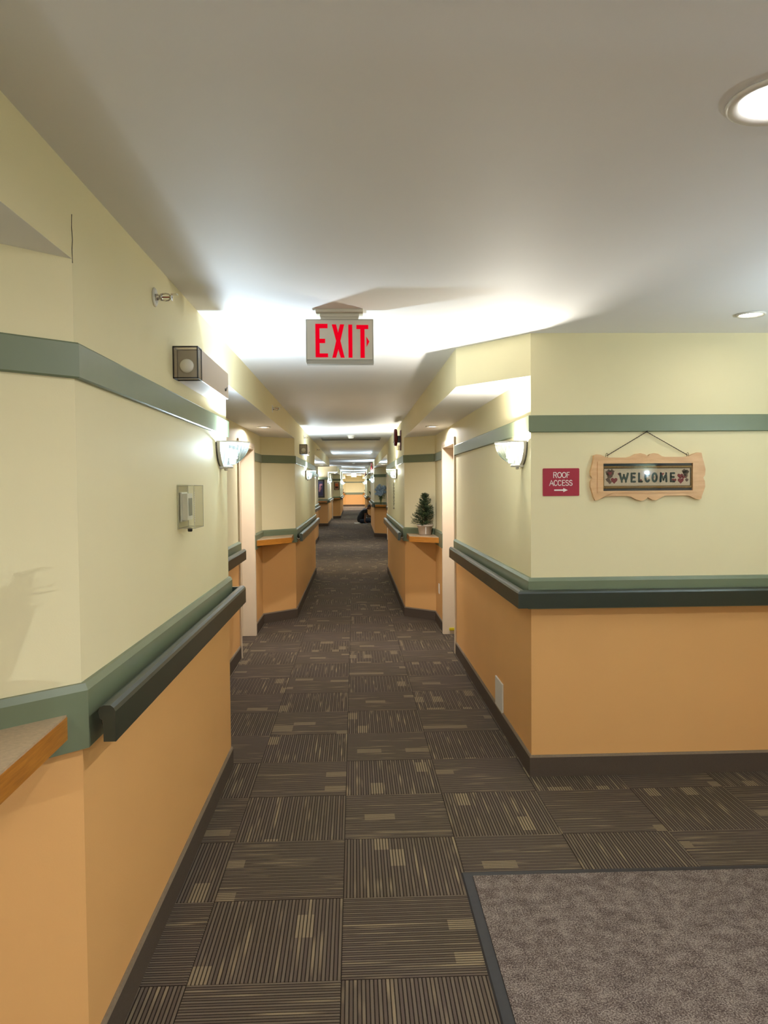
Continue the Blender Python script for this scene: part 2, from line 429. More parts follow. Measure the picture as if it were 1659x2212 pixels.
fo = far.build('carpet_tile_field', M_CARPET, floor); fo['kind'] = 'stuff'

# doors: jambs, casing, leaf
def door(n, p0, p1, side, knob=False, bumper=False):
    """opening between plan points p0 -> p1 (along +y); side +1 room at the right"""
    y0, y1, x = p0[1], p1[1], p0[0]; s = -side        # s: away from the room in x
    r = bpy.data.objects.new('door_%d' % n, None); COL.objects.link(r); r.location = (x, (y0+y1)/2, 0); r['kind'] = 'structure'
    w = (y1-y0)/2; b = MB()
    xin, xout = -s*.014, s*.20
    xa, xb = min(xin, xout), max(xin, xout)
    b.box(xa, xb, -w, -w+.022, 0, DOORH-.022); b.box(xa, xb, w-.022, w, 0, DOORH-.022); b.box(xa, xb, -w, w, DOORH-.022, DOORH)
    xi = sorted((-s*.016, 0))
    b.box(xi[0], xi[1], -w-.038, -w, 0, DOORH+.04); b.box(xi[0], xi[1], w, w+.038, 0, DOORH+.04); b.box(xi[0], xi[1], -w, w, DOORH, DOORH+.04)
    struct(b.build('door_frame', M_JAMB, r, bevel=.002))
    xl = sorted((s*.125, s*.168))
    lf = struct(MB().box(xl[0], xl[1], -w+.024, w-.024, .008, DOORH-.026).build('door_leaf', M_DOORLEAF, r))
    k = MB(); xk = s*.125
    k.lathe([(.028,0),(.028,.008),(.012,.012),(.012,.04),(.024,.046),(.028,.058),(.022,.07),(.001,.074)], 14,
            M=Matrix.Translation((xk, -w+.09, 1.0)) @ Matrix.Rotation(-s*PI/2, 4, 'Y'))
    struct(k.build('door_knob', M_BRASS, lf))
    if bumper:
        struct(MB().box(-.035, .035, -.012, 0, -.016, .016).build('door_bumper', M_YELLOW, r, bevel=.006)).location = (s*.085, w-.022, .055)
    return r
door(1, L_DOORS[0][0], L_DOORS[0][1], 1); door(2, R_DOORS[0][0], R_DOORS[0][1], -1, bumper=True)
door(3, L_DOORS[1][0], L_DOORS[1][1], 1); door(4, R_DOORS[1][0], (R_DOORS[1][0][0], R_DOORS[1][1][1]), -1)
door(5, R_DOORS[2][0], R_DOORS[2][1], -1); door(6, L_DOORS[2][0], L_DOORS[2][1], 1); door(7, R_DOORS[3][0], R_DOORS[3][1], -1)

# ------------------------------------------------------------------ wall sconces
def point_light(name, loc, w, col, r, parent):
    l = bpy.data.lights.new(name, 'POINT'); l.energy = w; l.color = col; l.shadow_soft_size = r
    o = bpy.data.objects.new(name, l); COL.objects.link(o); o.location = loc; o.parent = parent
    return o
_bulb = {}
def bulb_mat(col):
    k = tuple(col)
    if k not in _bulb: _bulb[k] = mat('lit_bulb', '#ffffff', .5, emit=col, estr=9.)
    return _bulb[k]
def sconce_meshes():
    A, D, Hh = .135, .148, .125; seg = 72; rows = 12
    g = MB(); vs = []; fs = []
    for i in range(rows+1):
        t = i/rows; r = math.sqrt(max(0, 1-(t*.965)**1.9)); r = max(r, .2)
        for k in range(seg+1):
            a = PI*k/seg; rib = 1+.022*math.sin(k*PI/2*1.0)*min(1, 3*t+.3)
            vs.append((A*r*math.cos(a)*rib, .006+D*r*math.sin(a)*rib, Hh*(1-t)))
    for i in range(rows):
        for k in range(seg):
            q = i*(seg+1)+k; fs.append((q+1, q, q+seg+1, q+seg+2))
    g.add(vs, fs, 0, False)
    rim = MB(); pts = [(A*1.02*math.cos(PI*k/24), .004+D*1.02*math.sin(PI*k/24), Hh+.002) for k in range(25)]
    for (a, c) in zip(pts[:-1], pts[1:]):
        pass
    n = len(pts); vs = []; fs = []
    for p in pts:
        for dr, dz in ((.97,-.004),(1.03,-.004),(1.03,.005),(.97,.005)): vs.append((p[0]*dr, .004+(p[1]-.004)*dr, p[2]+dz))
    for i in range(n-1):
        for j in range(4): fs.append((i*4+j, i*4+(j+1)%4, (i+1)*4+(j+1)%4, (i+1)*4+j))
    fs += [(0,1,2,3), tuple((n-1)*4+j for j in (3,2,1,0))]
    rim.add(vs, fs)
    ed = []
    for i in range(13):
        t = i/12; r = max(math.sqrt(max(0, 1-(t*.965)**1.9)), .2); ed.append((A*1.03*r, .006, Hh*(1-t)))
    for sg in (1, -1):
        vs = []; fs = []
        for (x, y, z), (x2, z2) in zip(ed, [(x*.955, z*.985+.001) for x, y, z in ed]):
            vs += [(sg*x, 0, z), (sg*x, .024, z), (sg*x2, .024, z2), (sg*x2, .002, z2)]
        for k in range(len(ed)-1):
            for j in range(4): fs.append((k*4+j, k*4+(j+1)%4, k*4+4+(j+1)%4, k*4+4+j))
        rim.add(vs, fs)
    bp = MB(); prof = []
    for i in range(13):
        t = i/12; r = max(math.sqrt(max(0, 1-(t*.965)**1.9)), .2); prof.append((A*1.03*r, Hh*(1-t)))
    poly = [(x, z) for x, z in prof]+[(-x, z) for x, z in reversed(prof)]
    n = len(poly); vs = [(x, 0, z) for x, z in poly]+[(x, .008, z) for x, z in poly]
    bp.add(vs, [tuple(range(n)), tuple(reversed(range(n, 2*n)))]+[(i, n+i, n+(i+1)%n, (i+1)%n) for i in range(n)])
    cap = MB(); cap.lathe([(.034,0),(.036,.008),(.030,.014),(.012,.014)], 16, M=Matrix.Translation((0,.034,-.010)))
    cap.box(-.03,.03,0,.03,-.012,.004); cap.lathe([(.008,-.012),(.010,-.004),(.008,0)], 10, M=Matrix.Translation((0,.03,-.012)))
    bl = MB(); pts = []
    for k in range(41):
        a = k/40*4*2*PI; pts.append((.022*math.cos(a), .066+.022*math.sin(a), .042+.05*k/40))
    bl.tube(pts, .006, 6); bl.lathe([(.014,.012),(.018,.03),(.014,.04)], 12, M=Matrix.Translation((0,.066,0)))
    return g, rim, bp, cap, bl
_s = sconce_meshes()
S_G, S_R, S_B, S_C, S_L = (_s[0].mesh('glass_bowl', M_SCONCEGLASS), _s[1].mesh('rim', M_WHITEMETAL), _s[2].mesh('backplate', M_REFLECTOR),
                           _s[3].mesh('bottom_cap', M_WHITEMETAL), _s[4])
_bl = {}
def sconce(loc, rz, col, label, w=None):
    t = thing('wall_sconce', label, 'wall lamp', loc, rz, 'half-bowl wall sconces along the corridor')
    def part(n, me):
        o = bpy.data.objects.new(n, me); COL.objects.link(o); o.parent = t; return o
    if tuple(col) not in _bl: _bl[tuple(col)] = S_L.mesh('bulb', bulb_mat(col))
    part('backplate', S_B); part('glass_bowl', S_G); part('rim', S_R); part('bottom_cap', S_C); part('bulb', _bl[tuple(col)])
    w = w or SCONCE_W
    point_light('bulb_glow', (0, .050, .088), w*.27, col, .022, t)
    l = bpy.data.lights.new('bulb_uplight', 'AREA'); l.shape = 'DISK'; l.size = .07; l.energy = w*.13; l.color = col
    o = bpy.data.objects.new('bulb_uplight', l); COL.objects.link(o); o.location = (0, .075, .118); o.rotation_euler = (PI, 0, 0); o.parent = t
    return t
LF, RT, BK, FR = -PI/2, PI/2, 0., PI     # outward: +x, -x, +y, -y
ZS = 1.722
sconce((-.72,4.19,ZS), LF, COOL, 'nearest ribbed glass sconce on the left wall, right of the clear thermostat cover')
sconce((.965,4.37,ZS), RT, WARM, 'ribbed glass sconce on the right wall just left of the red roof access sign')
sconce((-.72,11.55,ZS), LF, COOL, 'left sconce under the small emergency light box, beyond the first alcove', SCONCE_W*.8)
sconce((.62,11.05,ZS), RT, WARM, 'warm right sconce beyond the red fire alarm, above the hanging metal chain', SCONCE_W*.8)
sconce((-1.085,18.9,ZS), LF, COOL, 'sconce half hidden behind the second sconce on the left')
sconce((1.0,18.9,ZS), RT, COOL, 'sconce in the second right alcove, hidden behind the near wall corner')
sconce((.65,25.0,ZS), RT, COOL, 'right sconce below the far emergency box, left of the blue flowers', SCONCE_W*1.3)
sconce((-1.07,32.3,ZS), LF, COOL, 'left sconce just right of the dark framed figure picture', SCONCE_W*1.3)
sconce((1.03,33.8,ZS), RT, COOL, 'sconce above the person sitting on the floor', SCONCE_W*1.3)
sconce((-.695,40.6,ZS), LF, COOL, 'far left sconce right of the small sunset picture', SCONCE_W*2)
sconce((.68,40.6,ZS), RT, COOL, 'far right sconce above the shelf with the white pot', SCONCE_W*2)
sconce((-.70,47.5,ZS), LF, COOL, 'farthest sconce on the left, beside the end wall', SCONCE_W*2)
sconce((.70,47.5,ZS), RT, COOL, 'farthest sconce on the right, beside the end wall', SCONCE_W*2)
sconce((-1.07,56.0,ZS), LF, NEUT, 'sconce in the last left recess lighting the end wall', SCONCE_W*4)
sconce((1.05,56.0,ZS), RT, NEUT, 'sconce in the last right recess lighting the end wall', SCONCE_W*4)
sconce((2.75,2.6,ZS), RT, COOL, 'sconce on the lobby wall beyond the right picture edge', SCONCE_W*1.55)
sconce((5.5,-6.0,ZS), BK, COOL, 'sconce on the lobby wall behind the viewer', SCONCE_W*1.5)
sconce((-1.085,-2.6,ZS), LF, NEUT, 'added unseen sconce on the left wall behind the viewer, for fill and the plant shadow', SCONCE_W*9)  # unseen, added to lift the near ceiling; also throws the plant shadow
sconce((1.0,-6.0,ZS), BK, NEUT, 'added unseen fill sconce on the back lobby wall, left of the other one', SCONCE_W*4)  # extra lamp out of view, added as ceiling fill
sconce((6.5,-2.4,ZS), RT, NEUT, 'added unseen fill sconce on the far right lobby wall behind the viewer', SCONCE_W*4)  # out of view, added to brighten the lobby ceiling
sconce((4.3,1.4,ZS), FR, COOL, 'added unseen fill sconce on the lobby wall facing away from the corridor', SCONCE_W*4)  # added fill lamp, hidden from the camera, for more ambient light
sconce((-1.6,31.2,ZS), FR, NEUT, 'sconce in the side lounge left of the framed figure picture')

# ------------------------------------------------------------------ recessed downlights
def downlight(loc, w, col, label, r=.068, size=.09, spread=3.0):
    t = thing('recessed_downlight', label, 'ceiling light', loc, 0, 'round recessed downlights')
    MB().lathe([(r*.74,-.001),(r,-.001),(r,-.006),(r*.93,-.010),(r*.76,-.004),(r*.74,-.001)], 32, cap=False).build('trim_ring', M_WHITEMETAL, t)
    MB().lathe([(r*.74,-.003),(.001,-.003)], 32, cap=False).build('lamp_face', mat('lit_lamp_face', '#ffffff', .5, emit=col, estr=14.), t)
    l = bpy.data.lights.new('downlight_beam', 'AREA'); l.shape = 'DISK'; l.size = size; l.energy = w; l.color = col; l.spread = spread
    o = bpy.data.objects.new('downlight_beam', l); COL.objects.link(o); o.parent = t; o.location = (0,0,-.012)
    return t
downlight((1.937,3.695,CEIL), LOBBY_W*.07, WARM, 'small round ceiling downlight above the welcome plaque', r=.068)
downlight((.925,1.64,CEIL), LOBBY_W, NEUT, 'large bright ceiling downlight cut by the top right picture edge', r=.113)
downlight((.3,-1.3,CEIL), LOBBY_W*1.5, NEUT, 'ceiling downlight behind the viewer beside the left wall')
downlight((2.3,-1.3,CEIL), LOBBY_W*1.3, NEUT, 'ceiling downlight behind the viewer in the middle of the lobby')
downlight((4.6,-1.3,CEIL), LOBBY_W, NEUT, 'ceiling downlight behind the viewer on the right of the lobby')
downlight((1.5,-4.2,CEIL), LOBBY_W, NEUT, 'ceiling downlight farthest behind the viewer')
downlight((.785,7.65,SOF), DOWN_W, NEUT, 'downlight in the first right alcove soffit above the potted tree')
downlight((-.88,7.62,SOF), DOWN_W, NEUT, 'downlight in the first left alcove soffit above the corner shelf')
downlight((-.88,15.7,SOF), DOWN_W, WARM, 'downlight in the second left soffit, near end')
downlight((.80,15.7,SOF), DOWN_W, WARM, 'downlight in the second right soffit, near end')
downlight((.79,21.1,SOF), DOWN_W, NEUT, 'downlight in the second right soffit in front of the blue flowers')
downlight((-.88,21.1,SOF), DOWN_W, NEUT, 'downlight in the second left soffit, far end')
downlight((-.86,35.2,SOF), DOWN_W, NEUT, 'downlight in the third left soffit in front of the sunset picture')
downlight((.85,35.2,SOF), DOWN_W, NEUT, 'downlight in the third right soffit beyond the seated person')
downlight((-.2,53.5,CEIL), DOWN_W*4, NEUT, 'downlight in the corridor ceiling near the end wall')
downlight((.0,59.5,CEIL), DOWN_W*8, NEUT, 'downlight in the corridor ceiling right before the end wall')
downlight((-1.9,27.3,CEIL), DOWN_W*1.6, NEUT, 'downlight in the side lounge ceiling left of the corridor')

# ------------------------------------------------------------------ handrails
P_HAND = [(.058,.945),(.090,.945),(.090,1.024),(.086,1.034),(.077,1.041),(.060,1.041),(.049,1.036),(.045,1.024),(.048,1.008),(.058,1.0)]
def handrail(path, side, label, brackets, ret=None):
    t = thing('handrail', label, 'handrail', (path[0][0], path[0][1], 0), 0, 'dark green wall handrails')
    b = MB(); o = path[0]; loc = [(p[0]-o[0], p[1]-o[1]) for p in path]
    b.sweep(loc, P_HAND, side).build('rail', M_RAIL, t, fix=True)
    def pt(s, off):
        d = s
        for a, c in zip(loc[:-1], loc[1:]):
            l = math.hypot(c[0]-a[0], c[1]-a[1])
            if d <= l:
                ux, uy = (c[0]-a[0])/l, (c[1]-a[1])/l
                return (a[0]+ux*d+uy*side*off, a[1]+uy*d-ux*side*off)
            d -= l
        return loc[-1]
    for s in brackets:
        p, q = pt(s, .019), pt(s, .062)
        m = MB(); m.tube([(p[0],p[1],.972),(q[0],q[1],.972)], .006, 8)
        r0 = pt(s, .019); r1 = pt(s, .024); m.tube([(r0[0],r0[1],.972),(r1[0],r1[1],.972)], .018, 12)
        m.build('bracket', M_CHROME, t)
    if ret:
        a, c = ret; a = tuple(q-w for q, w in zip(a, o)); c = tuple(q-w for q, w in zip(c, o))
        MB().box(min(a[0],c[0]), max(a[0],c[0]), min(a[1],c[1]), max(a[1],c[1]), .945, 1.036).build('end_return', M_RAIL, t)
    return t
handrail([(-.72,2.02),(-.72,4.45)], 1, 'dark green handrail on the nearest left wall beside the oak shelf', (.12, 1.1, 2.1), ((-.745,4.425),(-.66,4.45)))
handrail([(-1.085,4.95),(-1.085,7.09)], 1, 'short dark handrail inside the first left alcove before the door frame', (.3, 1.8))
handrail([(.965,7.07),(.965,4.16),(2.73,4.16)], 1, 'long dark green handrail wrapping the right corner below the welcome plaque', (.2, 1.4, 2.6, 3.6, 4.4))
handrail([(-.72,9.36),(-.72,14.1)], 1, 'left handrail beyond the first alcove shelf, under the second sconce', (.08, 2.2, 4.4))
handrail([(.62,9.33),(.62,13.85)], -1, 'right handrail beyond the potted tree, below the hanging chain', (.08, 2.2, 4.2))
handrail([(-1.085,18.0),(-1.085,22.9)], 1, 'handrail stub showing past the left wall before the framed figure picture', (.3, 2.4, 4.6))
handrail([(.985,14.9),(.985,16.4)], -1, 'short right handrail inside the second alcove', (.2, 1.2))
handrail([(1.0,18.0),(1.0,21.7)], -1, 'right alcove handrail ending left of the blue flowers door', (.2, 1.8, 3.5))
handrail([(.645,24.1),(.659,29.9)], -1, 'right handrail above the seated person, beside the blue flower shelf', (.4, 2.8, 5.2))
handrail([(-1.07,31.3),(-1.07,37.0)], 1, 'left handrail starting at the framed figure picture corner', (.2, 2.8, 5.4))
handrail([(-.69,39.0),(-.70,49.0)], 1, 'far left handrail past the sunset picture shelf', (.2, 5, 9.6))
handrail([(.67,39.0),(.70,49.0)], -1, 'far right handrail past the white plant pot shelf', (.2, 5, 9.6))

# ------------------------------------------------------------------ corner shelves
def shelf(poly, label, ztop=1.03, th=.065):
    cx = sum(p[0] for p in poly)/len(poly); cy = sum(p[1] for p in poly)/len(poly)
    t = thing('corner_shelf', label, 'shelf', (cx, cy, ztop-th), 0, 'oak edged corner shelves in the alcoves')
    q = [(x-cx, y-cy) for x, y in poly]
    MB().prism(q, 0, th-.006).build('oak_edge', M_OAK, t)
    MB().prism([(x*.992, y*.992) for x, y in q], th-.006, th).build('laminate_top', M_LAMINATE, t)
    return t
shelf([(-.741,2.009),(-.722,1.40),(-1.064,1.02),(-1.064,1.676)], 'tan topped oak shelf at the bottom left edge of the picture')
shelf([(-.741,9.414),(-.722,8.88),(-1.064,8.42),(-1.064,9.08)], 'bare oak edged shelf in the first left alcove')
shelf([(.641,9.414),(.632,8.83),(.944,8.56),(.944,9.098)], 'oak edged shelf carrying the potted tree in the right alcove')
shelf([(.667,24.43),(.66,24.0),(.988,23.75),(.988,24.09)], 'oak edged shelf carrying the blue flowers')
shelf([(-1.09,31.178),(-1.09,30.95),(-2.3,30.95),(-2.3,31.178)], 'long wooden ledge under the dark framed figure picture')
shelf([(-.711,39.07),(-.70,38.5),(-1.048,38.3),(-1.048,38.71)], 'oak edged shelf under the sunset picture')
shelf([(.692,39.07),(.69,38.5),(1.008,38.3),(1.008,38.71)], 'oak edged shelf under the plant in the white pot')
shelf([(-.692,62.66),(-.69,62.0),(-1.048,61.7),(-1.048,62.31)], 'end wall shelf on the left with the brown plant')
shelf([(.722,62.66),(.72,62.0),(1.028,61.7),(1.028,62.31)], 'end wall shelf on the right with the dark lantern')

# ------------------------------------------------------------------ exit signs
M_EXITFACE = mat('putty_sign_face', '#d2cdbf', .45)
M_EXITEDGE = mat('grey_sign_body', '#aaa69b', .4)
M_EXITRED = mat('glowing_red_letters', '#2a0006', .9, spec=.05, emit=lin('#ff0022'), estr=.62)
def exit_sign(loc, label, em=M_EXITRED):
    t = thing('exit_sign', label, 'exit sign', loc, 0, 'ceiling exit signs')
    # local origin: ceiling point; sign hangs below, face to -y
    w, top, bot = .158, -.041, -.243
    MB().box(-w, w, -.022, .022, bot, top).build('housing', M_EXITEDGE, t, bevel=.003)
    MB().box(-w+.006, w-.006, -.025, -.021, bot+.014, top-.006).build('face_plate', M_EXITFACE, t)
    c = MB(); c.box(-.091, .091, -.02, .02, -.030, -.014); c.box(-.088, .088, -.016, .016, -.042, -.030); c.box(-.11, .11, -.05, .05, -.014, 0)
    c.build('ceiling_canopy', M_EXITFACE, t, bevel=.002)
    MB().box(-w+.004, w, -.027, .022, bot-.006, bot+.008).build('bottom_lip', M_EXITEDGE, t)
    k = .1855/1000*.96    # metres per crop unit of the lettering drawing
    L = MB(); yf = -.0265; yb = -.025
    def P2(px, py): return ((px-820)*.0002203, -.241+(1085-py)*.000222)
    def poly(ps):
        q = [P2(*p) for p in ps]; n = len(q)
        vs = [(x, yf, z) for x, z in q]+[(x, yb, z) for x, z in q]
        L.add(vs, [tuple(range(n)), tuple(reversed(range(n, 2*n)))]+[(i, n+i, n+(i+1)%n, (i+1)%n) for i in range(n)])
    def rect(x0, y0, x1, y1): poly([(x0,y0),(x0,y1),(x1,y1),(x1,y0)])
    rect(308,288,395,985); rect(395,288,566,380); rect(395,600,512,690); rect(395,905,572,985)
    poly([(655,300),(745,300),(787,470),(830,300),(918,300),(835,645),(922,995),(840,995),(790,820),(740,995),(660,995),(745,645)])
    rect(1005,305,1088,995); rect(1175,312,1428,398); rect(1258,398,1348,1000)
    poly([(1385,555),(1390,770),(1448,660)])
    L.build('lettering', em, t, fix=True)
    return t
exit_sign((-.0595,3.64,CEIL), 'red lettered exit sign hanging from the ceiling near the camera')
exit_sign((0.0,48.0,CEIL), 'tiny far exit sign glowing pink before the end wall',
          mat('far_glowing_red_letters', '#d0021b', .4, emit=lin('#ff2040'), estr=2.2))

# ------------------------------------------------------------------ emergency light boxes
def emergency(loc, rz, length, label, lens_len=.08):
    """local: +x along the wall away from the viewer, +y out of the wall"""
    t = thing('emergency_light', label, 'emergency light', loc, rz, 'wall emergency light boxes')
    MB().box(lens_len, length, 0, .10, 0, .128).build('battery_box', M_PINKGREY, t, bevel=.002)
    b = MB(); b.box(0, .003, .006, .094, .006, .122)
    MB().box(.002, lens_len, .003, .099, .003, .125).build('lamp_lens', M_SMOKE, t, bevel=.003)
    fr = MB(); f = .004
    for x0 in (0., lens_len-.004):
        fr.box(x0, x0+.005, 0, f, 0, .128); fr.box(x0, x0+.005, .10-f, .101, 0, .128); fr.box(x0, x0+.005, 0, .101, 0, f); fr.box(x0, x0+.005, 0, .101, .128-f, .129)
    for (y0, z0) in ((0,0),(.097,0),(0,.125),(.097,.125)): fr.box(.004, lens_len-.002, y0, y0+.004, z0, z0+.004)
    fr.build('lens_frame', M_BLACK, t)
    h = MB(); h.lathe([(.001,-.002),(.012,.0),(.022,.008),(.026,.022),(.02,.034)], 18, M=Matrix.Translation((.028,.055,.050)) @ Matrix.Scale(1.1,4) @ Matrix.Rotation(-PI/2, 4, 'Y'))
    h.build('lamp_head', M_WHITE, t)
    MB().box(lens_len-.012, lens_len-.008, .006, .094, .006, .122).build('lamp_backing', M_GREY, t)
    k = MB(); k.tube([(length-.10,.099,.035),(length-.10,.106,.035)], .007, 10); k.tube([(length-.10,.104,.035),(length-.085,.108,.048)], .003, 6)
    k.build('test_switch', M_BLACK, t)
    return t
def mirror_emergency(loc, rz, length, label):
    return emergency(loc, rz, length, label)
# left wall: local +x -> world +y ; local +y -> world +x   (a reflection, so bake it with a mirrored mesh)
def flip_meshes(t):
    for o in t.children:
        if o.type == 'MESH':
            for v in o.data.vertices: v.co.x, v.co.y = v.co.y, v.co.x
            o.data.flip_normals()
el = emergency((-.72,3.125,2.047), 0, .75, 'putty emergency light box with smoky lens above the green band on the left wall'); flip_meshes(el)
e2 = emergency((-.72,10.28,2.045), 0, .55, 'second emergency light box, small square lens above the second left sconce'); flip_meshes(e2)
emergency((.652,25.5,2.045), PI/2, .55, 'dark emergency light box on the far right wall under the alarm')

# ------------------------------------------------------------------ sprinklers
def sprinkler(loc, label):
    t = thing('sprinkler_head', label, 'sprinkler', loc, 0, 'sidewall sprinkler heads')
    R = Matrix.Rotation(PI/2, 4, 'Y')
    MB().lathe([(.001,.0),(.034,.0),(.035,.003),(.030,.007),(.022,.008),(.018,.004)], 24, M=R).build('escutcheon', M_WHITEMETAL, t)
    b = MB(); b.lathe([(.012,.004),(.012,.014),(.009,.016),(.009,.022),(.013,.023),(.013,.028),(.006,.030)], 14, M=R)
    for s in (-1, 1): b.tube([(.026,0,s*.011),(.040,0,s*.013),(.052,0,s*.011),(.060,0,s*.003)], .0028, 6)
    b.tube([(.056,0,0),(.064,0,0)], .005, 8); b.build('frame_arms', M_CHROME, t)
    MB().tube([(.030,0,0),(.056,0,0)], .0022, 6).build('glass_bulb', mat('red_bulb_glass', '#a01808', .15), t)
    d = MB(); d.box(.062,.064,-.012,.012,-.012,.008); d.box(.062,.084,-.012,.012,.009,.011); d.build('deflector', M_CHROME, t)
    return t
sprinkler((-.72,2.854,2.303), 'chrome sprinkler with red bulb high on the left wall, nearest of all')
sprinkler((-.72,6.90,2.305), 'sprinkler on the face of the first left soffit')
sprinkler((-.72,11.2,2.32), 'sprinkler above the second emergency light box')
sprinkler((-.72,15.1,2.33), 'sprinkler on the second left soffit, farthest of the four')

# ------------------------------------------------------------------ thermostat with clear guard
t = thing('thermostat', 'white thermostat inside a clear locking plastic guard on the left wall', 'thermostat', (-.72,3.155,1.44))
# local: x out of wall, y along wall, z up
MB().box(0,.004,.0,.20,-.002,.182).build('guard_base', M_CLEAR, t)
g = MB()
def shell(b, x0, x1, y0, y1, z0, z1, th=.003):
    b.box(x0,x1,y0,y0+th,z0,z1); b.box(x0,x1,y1-th,y1,z0,z1); b.box(x0,x1,y0,y1,z0,z0+th); b.box(x0,x1,y0,y1,z1-th,z1); b.box(x1-th,x1,y0,y1,z0,z1)
shell(g, .004, .068, .006, .194, .002, .178); g.build('guard_cover', M_CLEAR, t, bevel=.002)
eg = MB(); q = .0022
for y in (.006,.194):
    for z in (.002,.178): eg.box(.004,.068,y-q/2,y+q/2,z-q/2,z+q/2)
for x in (.004,.068):
    for z in (.002,.178): eg.box(x-q/2,x+q/2,.006,.194,z-q/2,z+q/2)
    for y in (.006,.194): eg.box(x-q/2,x+q/2,y-q/2,y+q/2,.002,.178)
eg.build('guard_edges', M_EDGE, t)
b = MB(); b.box(.004,.012,.036,.15,.028,.15); b.box(.012,.034,.042,.144,.034,.144); b.build('thermostat_body', M_WHITE, t, bevel=.002)
MB().box(.034,.036,.062,.125,.052,.125).build('display', mat('lcd_grey', '#6f7268', .25), t)
sl = MB()
for i in range(14): sl.box(.0125,.0135,.150,.156,.03+i*.008,.034+i*.008); sl.box(.066,.0685,.012,.018,.03+i*.009,.0345+i*.009)
sl.build('vent_slots', M_WHITE, t)
MB().lathe([(.008,0),(.010,.004),(.010,.014),(.006,.016)], 14, M=Matrix.Translation((.045,.03,-.012))).build('lock', M_BLACK, t)

# ------------------------------------------------------------------ fire alarms
def alarm(loc, s, label):
    """s: +1 out of wall is +x, -1 is -x"""
    t = thing('fire_alarm', label, 'fire alarm', loc, 0, 'red wall fire alarms')
    X = lambda a, c: (min(s*a, s*c), max(s*a, s*c))
    MB().box(*X(0,.012), -.07,.07,-.14,.12).build('back_plate', M_RED, t)
    MB().box(*X(.012,.045), -.055,.055,-.04,.05).build('mount_box', M_BLACK, t)
    q = MB(); q.lathe([(.02,-.0),(.085,.004),(.098,.014),(.10,.03),(.092,.044),(.06,.05),(.001,.05)], 28, M=Matrix.Translation((s*.045,0,.03)) @ Matrix.Rotation(s*PI/2, 4, 'Y') @ Matrix.Scale(1.15,4,(1,0,0)))
    q.build('horn', M_RED, t)
    MB().box(*X(.012,.062), -.045,.045,-.135,-.075).build('strobe_lens', M_SMOKE, t, bevel=.004)
    MB().lathe([(.008,0),(.008,.006),(.001,.008)], 10, M=Matrix.Translation((s*.095,0,-.03)) @ Matrix.Rotation(s*PI/2, 4, 'Y')).build('striker', M_CHROME, t)
    return t
alarm((.62,10.05,2.21), -1, 'red fire alarm horn on the right wall above the green band, nearest')
alarm((.647,25.15,2.22), -1, 'second red fire alarm, above the far right emergency box')
alarm((.68,40.2,2.2), -1, 'farthest red fire alarm beside the far exit sign')

# ------------------------------------------------------------------ welcome wall: sign, plaque
def text_mesh(s, size, bold=0., extrude=.0006):
    c = bpy.data.curves.new('lettering', 'FONT'); c.body = s; c.size = size; c.align_x = 'CENTER'; c.align_y = 'CENTER'
    c.extrude = extrude; c.offset = bold; c.space_character = 1.14 if bold else 1.0; c.space_line = .95
    o = bpy.data.objects.new('tmp_text', c); COL.objects.link(o); bpy.context.view_layer.update()
    me = bpy.data.meshes.new_from_object(o.evaluated_get(bpy.context.evaluated_depsgraph_get()))
    bpy.data.objects.remove(o); bpy.data.curves.remove(c)
    return me
def text_part(s, size, loc, m, parent, name='lettering', bold=0., sx=1.):
    me = text_mesh(s, size, bold)
    me.transform(Matrix.Translation(loc) @ Matrix.Rotation(PI/2, 4, 'X') @ Matrix.Scale(sx, 4, (1,0,0)))
    me.materials.clear(); me.materials.append(m)
    o = bpy.data.objects.new(name, me); COL.objects.link(o); o.parent = parent
    return o
def rrect(w, h, r, n=5):
    pts = []
    for cx, cz, a0 in ((w-r,h-r,0),(-w+r,h-r,PI/2),(-w+r,-h+r,PI),(w-r,-h+r,1.5*PI)):
        for k in range(n+1):
            a = a0+PI/2*k/n; pts.append((cx+r*math.cos(a), cz+r*math.sin(a)))
    return pts
def plate(poly, y0, y1, b=None, mi=0):
    b = b or MB(); n = len(poly)
    vs = [(x,y0,z) for x,z in poly]+[(x,y1,z) for x,z in poly]
    return b.add(vs, [tuple(range(n)), tuple(reversed(range(n,2*n)))]+[(i,n+i,n+(i+1)%n,(i+1)%n) for i in range(n)], mi)
def ell(cx, cy, rx, ry, a0, a1, n=18):
    return [(cx+rx*math.cos(math.radians(a0+(a1-a0)*k/n)), cy+ry*math.sin(math.radians(a0+(a1-a0)*k/n))) for k in range(n+1)]
GLYPH = {   # strokes in a unit box, width and height 1
    'R': [[(.08,0),(.08,1),(.62,1)]+ell(.62,.76,.26,.24,90,-90,10)+[(.08,.52)], [(.52,.52),(.92,0)]],
    'O': [ell(.5,.5,.46,.5,0,360,28)], 'F': [[(.1,0),(.1,1),(.9,1)], [(.1,.53),(.78,.53)]],
    'A': [[(0,0),(.5,1),(1,0)], [(.18,.36),(.82,.36)]], 'C': [ell(.52,.5,.46,.5,42,318,24)],
    'E': [[(.92,0),(.1,0),(.1,1),(.9,1)], [(.1,.53),(.82,.53)]], 'L': [[(.12,1),(.12,0),(.9,0)]],
    'S': [ell(.5,.755,.38,.245,20,270,14)+ell(.5,.255,.42,.255,90,-160,14)],
    'W': [[(0,1),(.25,0),(.5,.85),(.75,0),(1,1)]], 'M': [[(.08,0),(.12,1),(.5,.2),(.88,1),(.92,0)]],
}
